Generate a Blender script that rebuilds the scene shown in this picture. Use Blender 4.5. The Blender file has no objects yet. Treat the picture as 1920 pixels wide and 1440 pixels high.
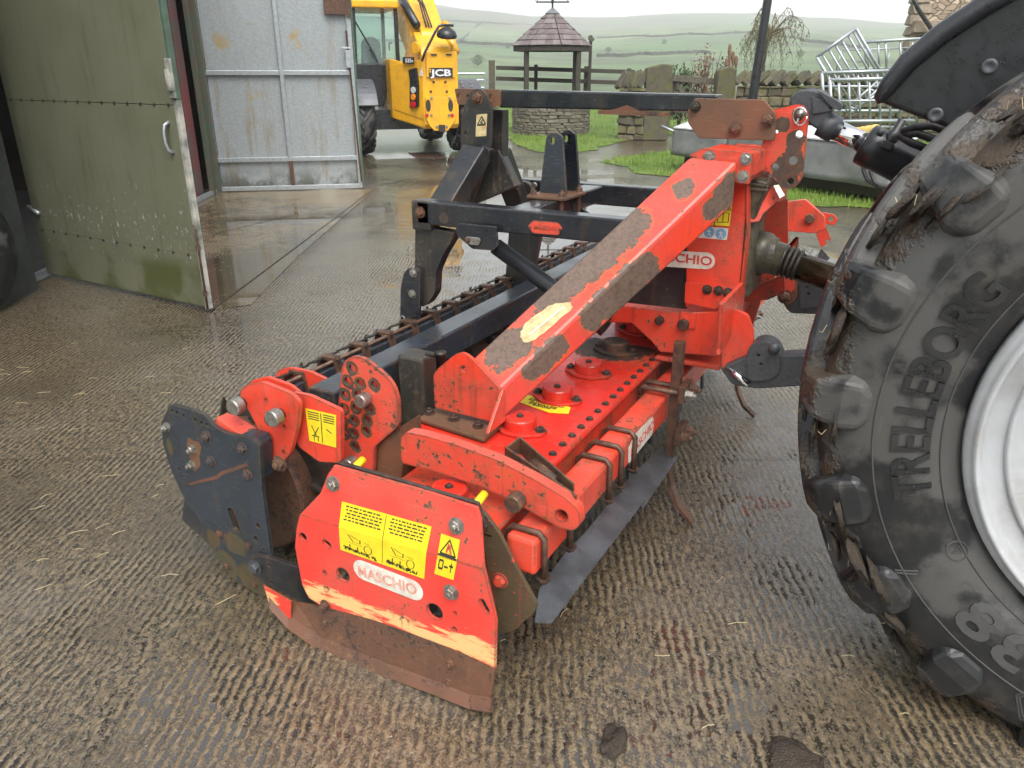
import bpy, bmesh, math, random
from mathutils import Vector as V, Matrix, geometry, noise as mnoise
random.seed(7)
R = math.radians
# ------------------------------------------------------------------ camera
SC = bpy.context.scene
FPX, W0, H0 = 1442.0, 1920.0, 1440.0
PITCH, YAW, CH = math.atan(590/1442.0), R(28.3), 1.5
FH = V((-math.sin(YAW), math.cos(YAW), 0)); RT = V((math.cos(YAW), math.sin(YAW), 0))
FW = FH*math.cos(PITCH)+V((0, 0, -math.sin(PITCH))); UP = RT.cross(FW); CAM = V((0, 0, CH))
cd = bpy.data.cameras.new('camera'); cam = bpy.data.objects.new('camera', cd); SC.collection.objects.link(cam)
cd.sensor_fit = 'HORIZONTAL'; cd.sensor_width = 36.0; cd.lens = 36.0*FPX/W0; cd.clip_start = .05; cd.clip_end = 6000
m3 = Matrix((RT, UP, -FW)).transposed(); cam.matrix_world = Matrix.Translation(CAM) @ m3.to_4x4()
SC.camera = cam
# ------------------------------------------------------------------ sky, light, exposure
wd = bpy.data.worlds.new('World'); SC.world = wd; wd.use_nodes = True
wt = wd.node_tree; wt.nodes.clear()
SUN_EL, SUN_AZ = 56, 140
sky = wt.nodes.new('ShaderNodeTexSky'); sky.sky_type = 'NISHITA'; sky.sun_disc = False
sky.sun_elevation = R(SUN_EL); sky.sun_rotation = R(SUN_AZ); sky.air_density = 1.4; sky.dust_density = 4.0; sky.ozone_density = 1.5
hs = wt.nodes.new('ShaderNodeHueSaturation'); hs.inputs['Saturation'].default_value = .30
bg = wt.nodes.new('ShaderNodeBackground'); bg.inputs['Strength'].default_value = .13
wo = wt.nodes.new('ShaderNodeOutputWorld')
wt.links.new(sky.outputs[0], hs.inputs['Color']); wt.links.new(hs.outputs[0], bg.inputs[0]); wt.links.new(bg.outputs[0], wo.inputs[0])
sd = bpy.data.lights.new('sun', 'SUN'); sd.energy = 1.3; sd.angle = R(45); sd.color = (1, .97, .93)
sun = bpy.data.objects.new('sun', sd); SC.collection.objects.link(sun)
sun.rotation_euler = V((math.sin(R(SUN_AZ))*math.cos(R(SUN_EL)), math.cos(R(SUN_AZ))*math.cos(R(SUN_EL)), math.sin(R(SUN_EL)))).to_track_quat('Z', 'Y').to_euler()
vs = SC.view_settings; vs.view_transform = 'Standard'; vs.look = 'None'; vs.gamma = 1; vs.exposure = 1.22
SC.cycles.use_denoising = True; SC.cycles.adaptive_threshold = .02; SC.cycles.max_bounces = 5; SC.cycles.diffuse_bounces = 3; SC.cycles.glossy_bounces = 3; SC.cycles.volume_bounces = 1
# ------------------------------------------------------------------ pixels to points on known planes
def ray(u, v): return ((u-W0/2)*RT-(v-H0/2)*UP+FPX*FW).normalized()
def PX(u, v, x): d = ray(u, v); return CAM+d*((x-CAM.x)/d.x)
def PY(u, v, y): d = ray(u, v); return CAM+d*((y-CAM.y)/d.y)
def PZ(u, v, z): d = ray(u, v); return CAM+d*((z-CAM.z)/d.z)
def PL(u, v, p, n): d = ray(u, v); return CAM+d*((V(p)-CAM).dot(n)/d.dot(n))
def PD(u, v, dist): return PL(u, v, CAM+FH*dist, FH)        # upright plane facing the camera's heading at a distance
# ------------------------------------------------------------------ materials
MATS = {}
class G:
    def __init__(s, name):
        s.m = bpy.data.materials.new(name); s.m.use_nodes = True; s.t = s.m.node_tree; s.t.nodes.clear()
        s.out = s.t.nodes.new('ShaderNodeOutputMaterial'); s.b = s.t.nodes.new('ShaderNodeBsdfPrincipled')
        s.t.links.new(s.b.outputs[0], s.out.inputs[0]); s._p = None; MATS[name] = s.m
    def n(s, t, ins=None, **pr):
        x = s.t.nodes.new('ShaderNode'+t)
        for k, v in pr.items(): setattr(x, k, v)
        for k, v in (ins or {}).items(): s.put(x.inputs[k], v)
        return x
    def put(s, sock, v):
        if isinstance(v, bpy.types.NodeSocket): s.t.links.new(v, sock)
        elif isinstance(v, bpy.types.Node): s.t.links.new(v.outputs[0], sock)
        else:
            if isinstance(v, (tuple, list)) and len(v) == 3 and sock.type == 'RGBA': v = (*v, 1)
            sock.default_value = v
    @property
    def pos(s):
        if s._p is None: s._p = s.n('NewGeometry').outputs['Position']
        return s._p
    def ma(s, op, a, b=0.0, c=0.0, clamp=False):
        x = s.n('Math', {0: a, 1: b, 2: c}, operation=op); x.use_clamp = clamp; return x.outputs[0]
    def vm(s, op, a, b=(0, 0, 0)): return s.n('VectorMath', {0: a, 1: b}, operation=op)
    def noise(s, sc, det=4, ro=.6, vec=None, dist=0): return s.n('TexNoise', {'Vector': vec if vec is not None else s.pos, 'Scale': sc, 'Detail': det, 'Roughness': ro, 'Distortion': dist}).outputs[0]
    def ss(s, x, a, b): return s.n('MapRange', {0: x, 1: a, 2: b, 3: 0.0, 4: 1.0}, interpolation_type='SMOOTHSTEP').outputs[0]
    def lin(s, x, a, b, c=0.0, d=1.0): return s.n('MapRange', {0: x, 1: a, 2: b, 3: c, 4: d}).outputs[0]
    def mix(s, f, a, b, bl='MIX'):
        x = s.n('Mix', data_type='RGBA', blend_type=bl); s.put(x.inputs[0], f); s.put(x.inputs[6], a); s.put(x.inputs[7], b); return x.outputs[2]
    def bump(s, h, st=.3, d=.01, nrm=None):
        x = s.n('Bump', {'Height': h, 'Strength': st, 'Distance': d})
        if nrm is not None: s.put(x.inputs['Normal'], nrm)
        return x.outputs[0]
    def rnd(s): return s.n('ObjectInfo').outputs['Random']
    def edge(s, r=.01, k=2.5):
        bv = s.n('Bevel', {'Radius': r}); bv.samples = 4
        d = s.vm('DOT_PRODUCT', bv.outputs[0], s.n('NewGeometry').outputs['Normal']).outputs['Value']
        return s.ma('MULTIPLY', s.ma('SUBTRACT', 1.0, d), k)
    def fin(s, col, rough=.5, metal=0.0, nrm=None, spec=.5):
        s.put(s.b.inputs['Base Color'], col); s.put(s.b.inputs['Roughness'], rough); s.put(s.b.inputs['Metallic'], metal)
        s.b.inputs['Specular IOR Level'].default_value = spec
        if nrm is not None: s.put(s.b.inputs['Normal'], nrm)
        return s.m
def paint(name, col, col2, chip=(.075, .05, .036), th=.60, edge=1.0, rough=.3, dirt=.25, dirtc=(.06, .045, .03), blobs=(), rust=(.16, .06, .02), er=.010, scrape=(), halo=(.42, .13, .04)):
    """worn paint: col/col2 vary, bare metal where chipped (noise, edges, and peeled patches given as ellipsoids), scrapes down to primer"""
    g = G(name); f = g.noise(46, 5, .70); l = g.noise(4.5, 2, .5); e = g.edge(er, 2.2)
    a = g.ma('ADD', g.ma('MULTIPLY', f, .66), g.ma('MULTIPLY', l, .34))
    a = g.ma('MULTIPLY_ADD', g.ma('MINIMUM', e, .5), edge*.42, a)
    mask = g.ss(a, th-.012, th+.012); near = g.ss(a, th-.06, th-.01)
    if blobs:
        wob = g.ma('ADD', g.ma('MULTIPLY', g.ma('SUBTRACT', g.noise(26, 6, .75), .5), 1.25), g.ma('MULTIPLY', g.ma('SUBTRACT', f, .5), .9))
        for c, r in blobs:
            d = g.vm('LENGTH', g.vm('DIVIDE', g.vm('SUBTRACT', g.pos, c).outputs[0], r).outputs[0]).outputs['Value']
            d = g.ma('ADD', d, wob); mask = g.ma('MAXIMUM', mask, g.ss(d, 1.01, .98)); near = g.ma('MAXIMUM', near, g.ss(d, 1.30, 1.02))
    c1 = g.mix(g.ss(l, .35, .65), col, col2)
    c1 = g.mix(g.ma('MULTIPLY', g.ss(g.noise(9, 5, .7), .48, .72), dirt), c1, dirtc)
    sep = g.vm('MULTIPLY', g.pos, (34, 34, 2.6)).outputs[0]
    c1 = g.mix(g.ma('MULTIPLY', g.ss(g.noise(1.0, 4, .7, sep), .55, .72), dirt*1.1+.05), c1, tuple((x+y)/2 for x, y in zip(dirtc, rust)))
    c1 = g.mix(g.ma('MULTIPLY', g.ss(g.noise(1.0, 3, .6, g.vm('MULTIPLY', g.pos, (22, 60, 190)).outputs[0]), .60, .66), .22), c1, tuple(min(1, x*1.15+.10) for x in col))
    for c, r in scrape:
        d = g.vm('LENGTH', g.vm('DIVIDE', g.vm('SUBTRACT', g.pos, c).outputs[0], r).outputs[0]).outputs['Value']
        sx = g.noise(1.0, 6, .75, g.vm('MULTIPLY', g.pos, (9, 9, 60)).outputs[0])
        c1 = g.mix(g.ss(g.ma('MULTIPLY_ADD', d, -.30, sx), .26, .36), c1, (.80, .46, .19))
    ru = g.mix(g.ss(g.noise(15, 4, .7), .45, .7), chip, rust)
    c2 = g.mix(g.ma('MULTIPLY', g.ss(g.noise(70, 5, .75), .42, .68), .6), ru, (.035, .026, .02))
    c1 = g.mix(g.ma('MULTIPLY', near, .40), c1, halo)
    h = g.ma('ADD', g.ma('MULTIPLY', mask, -1.0), g.ma('MULTIPLY', f, .25))
    rg2 = g.ma('ADD', g.lin(mask, 0.0, 1.0, rough, .60), g.ma('MULTIPLY', g.ma('SUBTRACT', l, .5), .35))
    return g.fin(g.mix(mask, c1, c2), rg2, 0, g.bump(h, .6, .0016))
def plain(name, col, col2=None, rough=.5, metal=0.0, sc=20, bump=.15, spec=.5, bd=.002):
    g = G(name); col2 = col2 or tuple(c*.6 for c in col); f = g.noise(sc, 4, .65)
    if not bump: return g.fin(g.mix(g.ss(f, .35, .7), col, col2), rough, metal, None, spec)
    return g.fin(g.mix(g.ss(f, .35, .7), col, col2), g.lin(f, .3, .7, rough-.08, rough+.1), metal, g.bump(g.noise(sc*6, 2), bump, bd), spec)
RED, RED2 = (.68, .052, .024), (.60, .074, .046)
paint('red_paint', RED, RED2, th=.605, dirt=.42)
paint('red_dirty', (.64, .045, .020), (.46, .06, .03), th=.590, dirt=.5, rough=.38)
paint('black_paint', (.010, .012, .017), (.016, .019, .024), chip=(.07, .055, .045), th=.645, dirt=.4, dirtc=(.045, .04, .028), rough=.19, rust=(.09, .045, .025), halo=(.03, .03, .03))
paint('black_worn', (.014, .016, .019), (.028, .027, .023), chip=(.08, .06, .05), th=.60, dirt=.7, dirtc=(.055, .046, .03), rough=.34, rust=(.12, .05, .03), halo=(.05, .04, .03))
paint('slate_paint', (.026, .034, .046), (.019, .025, .033), chip=(.10, .06, .035), th=.635, dirt=.4, dirtc=(.045, .04, .025), rough=.26, rust=(.17, .07, .025), halo=(.06, .05, .04))
paint('rust_plate', (.165, .068, .034), (.11, .056, .032), chip=(.05, .035, .028), th=.62, dirt=.7, dirtc=(.085, .07, .028), rough=.5, edge=.2, halo=(.12, .06, .03))
paint('rust', (.130, .055, .030), (.085, .042, .026), chip=(.05, .03, .022), th=.54, dirt=.6, dirtc=(.05, .032, .02), rough=.5, edge=.15, rust=(.21, .10, .045), halo=(.15, .07, .035))
plain('bolt_dark', (.035, .024, .018), (.09, .05, .035), .55, .3, 60, .3)
plain('bolt_zinc', (.36, .35, .32), (.20, .18, .15), .38, .8, 60, .2)
plain('chrome', (.75, .75, .76), (.7, .7, .7), .08, 1.0, 8, 0)
plain('rusty_bar', (.13, .07, .045), (.06, .035, .025), .5, .4, 40, .4)
plain('blade_steel', (.13, .135, .145), (.07, .07, .075), .28, .6, 9, .1)
plain('dark_metal', (.035, .03, .026), (.06, .05, .035), .42, .4, 22, .25)
plain('cast_grey', (.070, .076, .084), (.048, .051, .054), .45, .2, 90, .25)
plain('gloss_black', (.012, .013, .015), (.016, .017, .02), .32, 0, 14, .05)
plain('plastic_black', (.010, .011, .013), (.018, .019, .022), .30, 0, 30, .12)
plain('hose', (.012, .012, .013), (.02, .02, .02), .5, 0, 60, .1)
plain('grease_shaft', (.075, .055, .03), (.02, .016, .01), .18, .7, 25, .3)
plain('oily_gear', (.10, .085, .055), (.035, .03, .022), .4, .2, 18, .3)
plain('sticker_yellow', (.78, .62, .02), (.70, .54, .015), .42, 0, 40, .03)
plain('sticker_white', (.74, .70, .62), (.55, .50, .42), .5, 0, 25, .05)
plain('sticker_cream', (.56, .47, .25), (.40, .28, .13), .6, 0, 30, .1)
plain('sticker_blue', (.12, .32, .52), (.16, .36, .55), .4, 0, 30, .03)
plain('ink', (.02, .018, .012), (.03, .026, .02), .6, 0, 30, 0)
plain('ink_red', (.52, .025, .03), (.60, .12, .08), .5, 0, 40, 0)
plain('ink_faded', (.60, .22, .16), (.70, .45, .36), .6, 0, 50, 0)
paint('jcb_yellow', (.76, .39, .014), (.70, .35, .014), th=.70, dirt=.30, dirtc=(.20, .12, .05), rough=.28, rust=(.12, .07, .03), edge=.3, halo=(.5, .25, .03))
plain('white_paint', (.72, .73, .74), (.60, .61, .62), .4, 0, 8, .05)
plain('galvanised', (.42, .45, .47), (.32, .35, .37), .42, .65, 25, .1)
plain('timber_dark', (.030, .026, .020), (.055, .05, .035), .75, 0, 18, .4)
plain('timber_grey', (.11, .095, .07), (.06, .055, .04), .8, 0, 22, .4)
plain('lead', (.20, .21, .22), (.14, .15, .15), .45, .3, 12, .1)
plain('tarp', (.21, .215, .21), (.155, .16, .155), .55, 0, 5, .15, bd=.01)
plain('tarp_white', (.66, .68, .68), (.5, .52, .5), .4, 0, 6, .05)
plain('hose_yellow', (.70, .52, .16), (.6, .42, .1), .5, 0, 10, .1)
plain('lens_red', (.6, .01, .015), None, .2); plain('lens_amber', (.85, .25, .02), None, .2); plain('lens_clear', (.6, .6, .58), None, .15)
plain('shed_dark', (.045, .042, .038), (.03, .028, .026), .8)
plain('shed_post', (.06, .085, .06), (.10, .07, .05), .55, 0, 9, .2)
plain('shed_column', (.075, .06, .055), (.16, .03, .03), .6, 0, 3, .2)
plain('bark', (.07, .055, .04), (.035, .03, .022), .85, 0, 40, .5)
plain('twig', (.16, .12, .07), (.10, .085, .04), .8, 0, 20, .2)
plain('leaf_green', (.075, .11, .03), (.045, .075, .02), .6, 0, 5, .1)
plain('leaf_dark', (.035, .06, .02), (.05, .08, .025), .6, 0, 5, .1)
plain('leaf_brown', (.17, .09, .06), (.12, .08, .04), .7, 0, 5, .1)
plain('straw', (.50, .42, .24), (.40, .33, .18), .6, 0, 20, .05)
plain('mud', (.045, .032, .020), (.028, .02, .014), .42, 0, 40, .8, bd=.01)
plain('field_wall', (.06, .058, .045), (.04, .04, .03), .9, 0, .3, 0)
plain('white_rim', (.40, .415, .43), (.30, .30, .295), .22, 0, 5, .05)
plain('grey_seat', (.10, .105, .11), None, .6)
plain('hivis', (.55, .72, .03), None, .5)
# --- materials with a build of their own
def concrete(name, dirx, ridge=1.0, c1=(.200, .148, .082), c2=(.016, .012, .006), wet=.5, pud=()):
    """tamped yard concrete: broken ridges, pitted skin, water lying in the grooves and low spots"""
    g = G(name); dx = V(dirx).normalized(); ac = V((dx.y, -dx.x, 0))
    big = g.noise(.55, 3, .5); mid = g.noise(3.2, 3, .6)
    u = g.vm('DOT_PRODUCT', g.pos, tuple(ac)).outputs['Value']; al = g.vm('DOT_PRODUCT', g.pos, tuple(dx)).outputs['Value']
    u2 = g.ma('ADD', g.ma('ADD', u, g.ma('MULTIPLY', g.noise(2.5, 2, .5), .05)), g.ma('MULTIPLY', g.noise(26, 3, .7), .024))
    wv = g.ma('SINE', g.ma('MULTIPLY', u2, 2*math.pi/.0265))
    sv = g.n('CombineXYZ', {0: g.ma('MULTIPLY', u2, 85.0), 1: g.ma('MULTIPLY', al, 21.0), 2: 0.0})
    streak = g.noise(1.0, 3, .65, sv.outputs[0])
    amp = g.ma('MULTIPLY', g.lin(g.ss(mid, .36, .62), 0.0, 1.0, .05, 1.0), ridge)
    fine = g.noise(150, 3, .72); pit = g.noise(55, 3, .7)
    h = g.ma('ADD', g.ma('MULTIPLY', g.ma('MULTIPLY', wv, .25), amp), g.ma('MULTIPLY', g.ma('SUBTRACT', streak, .5), 1.25*ridge+.15))
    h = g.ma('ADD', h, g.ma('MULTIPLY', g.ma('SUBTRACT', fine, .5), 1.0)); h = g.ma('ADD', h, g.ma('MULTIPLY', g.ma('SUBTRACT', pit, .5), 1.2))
    pm = g.noise(6.5, 5, .7); lev = g.lin(big, .30, .72, -.62, -.02); lev = g.ma('ADD', lev, g.ma('MULTIPLY', g.ma('SUBTRACT', pm, .5), 1.1)); lev = g.ma('ADD', lev, wet-.5)
    for c, r, k in pud:
        d = g.vm('LENGTH', g.vm('DIVIDE', g.vm('SUBTRACT', g.pos, c).outputs[0], r).outputs[0]).outputs['Value']
        lev = g.ma('ADD', lev, g.ma('MULTIPLY', g.ss(d, 1.25, .3), k))
    water = g.ss(g.ma('SUBTRACT', lev, h), -.03, .05)
    hb = g.ma('ADD', g.ma('MULTIPLY', g.ma('MULTIPLY', wv, .30), amp), g.ma('MULTIPLY', g.ma('SUBTRACT', streak, .5), 1.3*ridge+.15)); hb = g.ma('ADD', hb, g.ma('ADD', g.ma('MULTIPLY', g.ma('SUBTRACT', fine, .5), .22), g.ma('MULTIPLY', g.ma('SUBTRACT', pit, .5), .7)))
    hh = g.ma('MULTIPLY', hb, g.ma('SUBTRACT', 1.0, water))
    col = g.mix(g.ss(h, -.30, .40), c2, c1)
    col = g.mix(g.ma('MULTIPLY', g.ss(fine, .58, .68), .5), col, (.34, .30, .22))
    st = g.noise(1.1, 4, .65)
    col = g.mix(g.ma('MULTIPLY', g.ss(st, .46, .64), .65), col, (.060, .043, .022))
    col = g.mix(g.ma('MULTIPLY', g.ss(st, .48, .30), .35), col, (.17, .15, .125))
    col = g.mix(water, col, g.mix(.70, col, (.022, .018, .011)))
    nrm = g.bump(hh, 1.0, .0048)
    g.b.inputs['Coat Weight'].default_value = 1.0; g.b.inputs['Coat IOR'].default_value = 2.05
    g.put(g.b.inputs['Coat Roughness'], g.lin(water, 0.0, 1.0, .065, .012)); g.put(g.b.inputs['Coat Normal'], nrm)
    return g.fin(col, .55, 0, nrm, .3)
def stone(name, c1, c2, moss=.4, mossc=(.10, .11, .03), bump=.6):
    g = G(name); r = g.rnd(); f = g.noise(9, 6, .7)
    col = g.mix(r, c1, c2); col = g.mix(g.ma('MULTIPLY', g.ss(f, .4, .7), .6), col, tuple(x*.35 for x in c1))
    up = g.n('SeparateXYZ', {0: g.n('NewGeometry').outputs['Normal']}).outputs[2]
    mk = g.ma('MULTIPLY', g.ss(g.ma('ADD', g.noise(5, 4, .6), g.ma('MULTIPLY', up, .12)), .48, .62), moss)
    return g.fin(g.mix(mk, col, mossc), .8, 0, g.bump(g.ma('ADD', f, g.noise(45, 4)), bump, .02))
stone('wall_stone', (.175, .14, .085), (.075, .066, .05), .7, (.085, .095, .018)); stone('pier_stone', (.10, .085, .05), (.075, .068, .045), .85, (.085, .09, .02))
stone('well_stone', (.17, .15, .12), (.10, .09, .07), .35)
stone('coping_stone', (.06, .054, .044), (.13, .11, .075), .5, (.085, .09, .02))
stone('quoin_stone', (.33, .27, .20), (.23, .18, .14), .1)
stone('slate', (.125, .095, .095), (.19, .165, .165), .08, (.09, .1, .05), .25)
def house_wall():
    g = G('rubble_wall'); w = g.vm('ADD', g.pos, g.vm('SCALE', g.n('TexNoise', {'Vector': g.pos, 'Scale': 3.0}).outputs['Color']).outputs[0]); w.inputs[1].links[0].from_node.inputs['Scale'].default_value = .25
    sv = g.vm('MULTIPLY', w.outputs[0], (4.2, 4.2, 9.0)).outputs[0]
    vo = g.n('TexVoronoi', {'Vector': sv, 'Scale': 1.0}); ve = g.n('TexVoronoi', {'Vector': sv, 'Scale': 1.0}, feature='DISTANCE_TO_EDGE')
    col = g.mix(g.n('SeparateColor', {0: vo.outputs['Color']}).outputs[0], (.52, .42, .30), (.24, .17, .115))
    col = g.mix(g.ma('MULTIPLY', g.noise(12, 4, .7), .5), col, (.30, .24, .18)); j = g.ss(ve.outputs[0], .02, .10)
    return g.fin(g.mix(j, (.13, .105, .08), col), .85, 0, g.bump(j, .8, .03))
house_wall()
def green_door():
    g = G('door_green'); f = g.noise(3, 5, .6); x = g.n('SeparateXYZ', {0: g.pos}); z = x.outputs[2]
    vec = g.n('CombineXYZ', {0: g.ma('MULTIPLY', x.outputs[0], 14.0), 1: 0.0, 2: g.ma('MULTIPLY', z, 6.0)}).outputs[0]
    # impact scratches gather around bumper height, wetness and algae below the kick seam
    band = g.ma('SUBTRACT', 1.0, g.ma('ABSOLUTE', g.ma('DIVIDE', g.ma('SUBTRACT', z, .52), .55)), clamp=True)
    sp = g.ss(g.ma('ADD', g.noise(2.4, 8, .78, vec), g.ma('MULTIPLY', band, .10)), .675, .70)
    col = g.mix(g.ss(f, .3, .7), (.122, .128, .082), (.138, .143, .094))
    alg = g.ma('MULTIPLY', g.ss(z, .37, .24), g.ss(g.noise(2.6, 4, .6), .42, .60))
    col = g.mix(g.ma('MULTIPLY', alg, .75), col, (.052, .060, .008))
    col = g.mix(g.ma('MULTIPLY', g.ss(g.noise(1.6, 6, .7, g.n('CombineXYZ', {0: g.ma('MULTIPLY', x.outputs[0], 9.0), 1: 0.0, 2: z}).outputs[0]), .5, .75), .45), col, (.042, .048, .025))
    col = g.mix(sp, col, (.42, .48, .48))
    return g.fin(col, g.lin(f, .3, .7, .32, .5), 0, g.bump(g.noise(40, 3), .08, .003))
green_door()
def galv_sheet():
    g = G('galv_sheet'); x = g.n('SeparateXYZ', {0: g.pos}); z = x.outputs[2]
    sp = g.n('TexVoronoi', {'Vector': g.pos, 'Scale': 60.0}); s1 = g.n('SeparateColor', {0: sp.outputs['Color']}).outputs[0]
    st = g.noise(1.0, 5, .65, g.n('CombineXYZ', {0: g.ma('MULTIPLY', x.outputs[0], 9.0), 1: g.ma('MULTIPLY', x.outputs[1], 9.0), 2: g.ma('MULTIPLY', z, .9)}).outputs[0])
    col = g.mix(g.lin(s1, 0, 1, 0.0, .5), (.33, .36, .37), (.21, .235, .245))
    col = g.mix(g.ma('MULTIPLY', g.ss(st, .5, .72), g.lin(z, 2.2, .3, .25, .8)), col, (.22, .17, .09))
    col = g.mix(g.ma('MULTIPLY', g.ss(g.noise(2.2, 4, .6), .62, .75), .8), col, (.36, .24, .06))
    grime = g.ma('MULTIPLY', g.ss(z, .36, .05), g.ss(g.noise(4, 4, .6), .36, .55))
    col = g.mix(g.ma('MULTIPLY', grime, .8), col, (.045, .045, .028))
    return g.fin(col, .45, .35, g.bump(st, .1, .01))
galv_sheet()
def rubber():
    g = G('tyre_rubber'); f = g.noise(3.4, 3, .5, dist=.4); d = g.noise(14, 6, .7)
    dry = g.ss(g.ma('ADD', f, g.ma('MULTIPLY', g.ma('SUBTRACT', d, .5), .12)), .50, .55)
    col = g.mix(dry, (.010, .0105, .0115), (.070, .070, .068)); col = g.mix(g.ma('MULTIPLY', g.ss(d, .5, .8), .5), col, (.075, .068, .055))
    scr = g.ss(g.noise(5.5, 8, .8, dist=2.5), .60, .62)
    col = g.mix(g.ma('MULTIPLY', scr, .10), col, (.2, .19, .17))
    return g.fin(col, g.lin(dry, 0, 1, .36, .58), 0, g.bump(g.noise(70, 4), .12, .002), .4)
rubber()
def mudcake():
    g = G('mud_cake'); f = g.noise(16, 7, .72); k = g.ss(g.noise(7, 4, .6), .50, .62)
    col = g.mix(f, (.030, .022, .015), (.075, .056, .036)); col = g.mix(k, (.014, .0145, .016), col)
    return g.fin(col, g.lin(k, 0, 1, .30, .72), 0, g.bump(g.ma('ADD', f, g.noise(60, 5, .7)), .9, .012))
mudcake()
def terrain_mat():
    g = G('hill_grass'); z = g.n('SeparateXYZ', {0: g.pos}).outputs[2]; f = g.noise(.006, 6, .62); q = g.noise(.03, 5, .7)
    lo = g.mix(g.ss(f, .38, .62), (.065, .125, .038), (.115, .155, .062)); lo = g.mix(g.ma('MULTIPLY', g.ss(q, .44, .60), .9), lo, (.050, .060, .030))
    hi = g.mix(g.ss(q, .35, .65), (.055, .038, .034), (.10, .082, .052))
    t = g.ss(g.ma('ADD', z, g.ma('MULTIPLY', g.ma('SUBTRACT', f, .5), 70.0)), 26, 60)
    t = g.ma('MAXIMUM', t, g.ma('MULTIPLY', g.ss(g.noise(.0042, 4, .6), .52, .66), g.ss(z, 6, 30)))
    return g.fin(g.mix(t, lo, hi), .9, 0, g.bump(q, .4, 2.0))
terrain_mat()
def grass_mat(name, a, b, c):
    g = G(name); f = g.noise(1.3, 4, .6); q = g.noise(14, 4, .7)
    return g.fin(g.mix(g.ma('MULTIPLY', g.ss(q, .5, .75), .5), g.mix(g.ss(f, .35, .65), a, b), c), .65, 0, g.bump(q, .6, .03), .3)
grass_mat('grass_ground', (.075, .125, .015), (.11, .165, .024), (.085, .075, .025))
grass_mat('grass_blade', (.11, .20, .022), (.17, .26, .04), (.22, .22, .06))
g = G('glass'); g.fin((.75, .9, .88), .03); g.b.inputs['Transmission Weight'].default_value = .92; g.b.inputs['IOR'].default_value = 1.05
g = G('haze_air'); g.t.nodes.remove(g.b)
hv = g.n('VolumePrincipled', {'Color': (.965, .985, 1, 1), 'Density': .0009, 'Anisotropy': .0}); g.t.links.new(hv.outputs[0], g.out.inputs['Volume'])
# ------------------------------------------------------------------ mesh helpers
COL = SC.collection; WL = {}
def tag(o, label=None, cat=None, group=None, kind=None):
    for k, v in (('label', label), ('category', cat), ('group', group), ('kind', kind)):
        if v: o[k] = v
    return o
def link(o, p, c):
    while p is not None and p.parent is not None and p.parent.parent is not None: p = p.parent    # thing > part > sub-part, no deeper
    WL[o] = V(c); COL.objects.link(o)
    if p is not None: o.parent = p; o.location = V(c)-WL[p]
    else: o.location = V(c)
    return o
def thing(name, loc, label, cat, group=None):
    o = bpy.data.objects.new(name, None); o.empty_display_size = .1
    return tag(link(o, None, V(loc)), label, cat, group)
def mk(name, vs_, fs, mat, par=None, smooth=False, bevel=0.0, seg=2, fix=True):
    c = V(((min(v[0] for v in vs_)+max(v[0] for v in vs_))/2, (min(v[1] for v in vs_)+max(v[1] for v in vs_))/2, min(v[2] for v in vs_)))
    me = bpy.data.meshes.new(name); me.from_pydata([V(v)-c for v in vs_], [], fs)
    if fix:
        bm = bmesh.new(); bm.from_mesh(me); bmesh.ops.recalc_face_normals(bm, faces=bm.faces); bm.to_mesh(me); bm.free()
    if smooth:
        for p in me.polygons: p.use_smooth = True
    me.materials.append(MATS[mat]); o = bpy.data.objects.new(name, me); link(o, par, c)
    if bevel:
        b = o.modifiers.new('bevel', 'BEVEL'); b.width = bevel; b.segments = seg; b.limit_method = 'ANGLE'; b.angle_limit = R(35)
    return o
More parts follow.
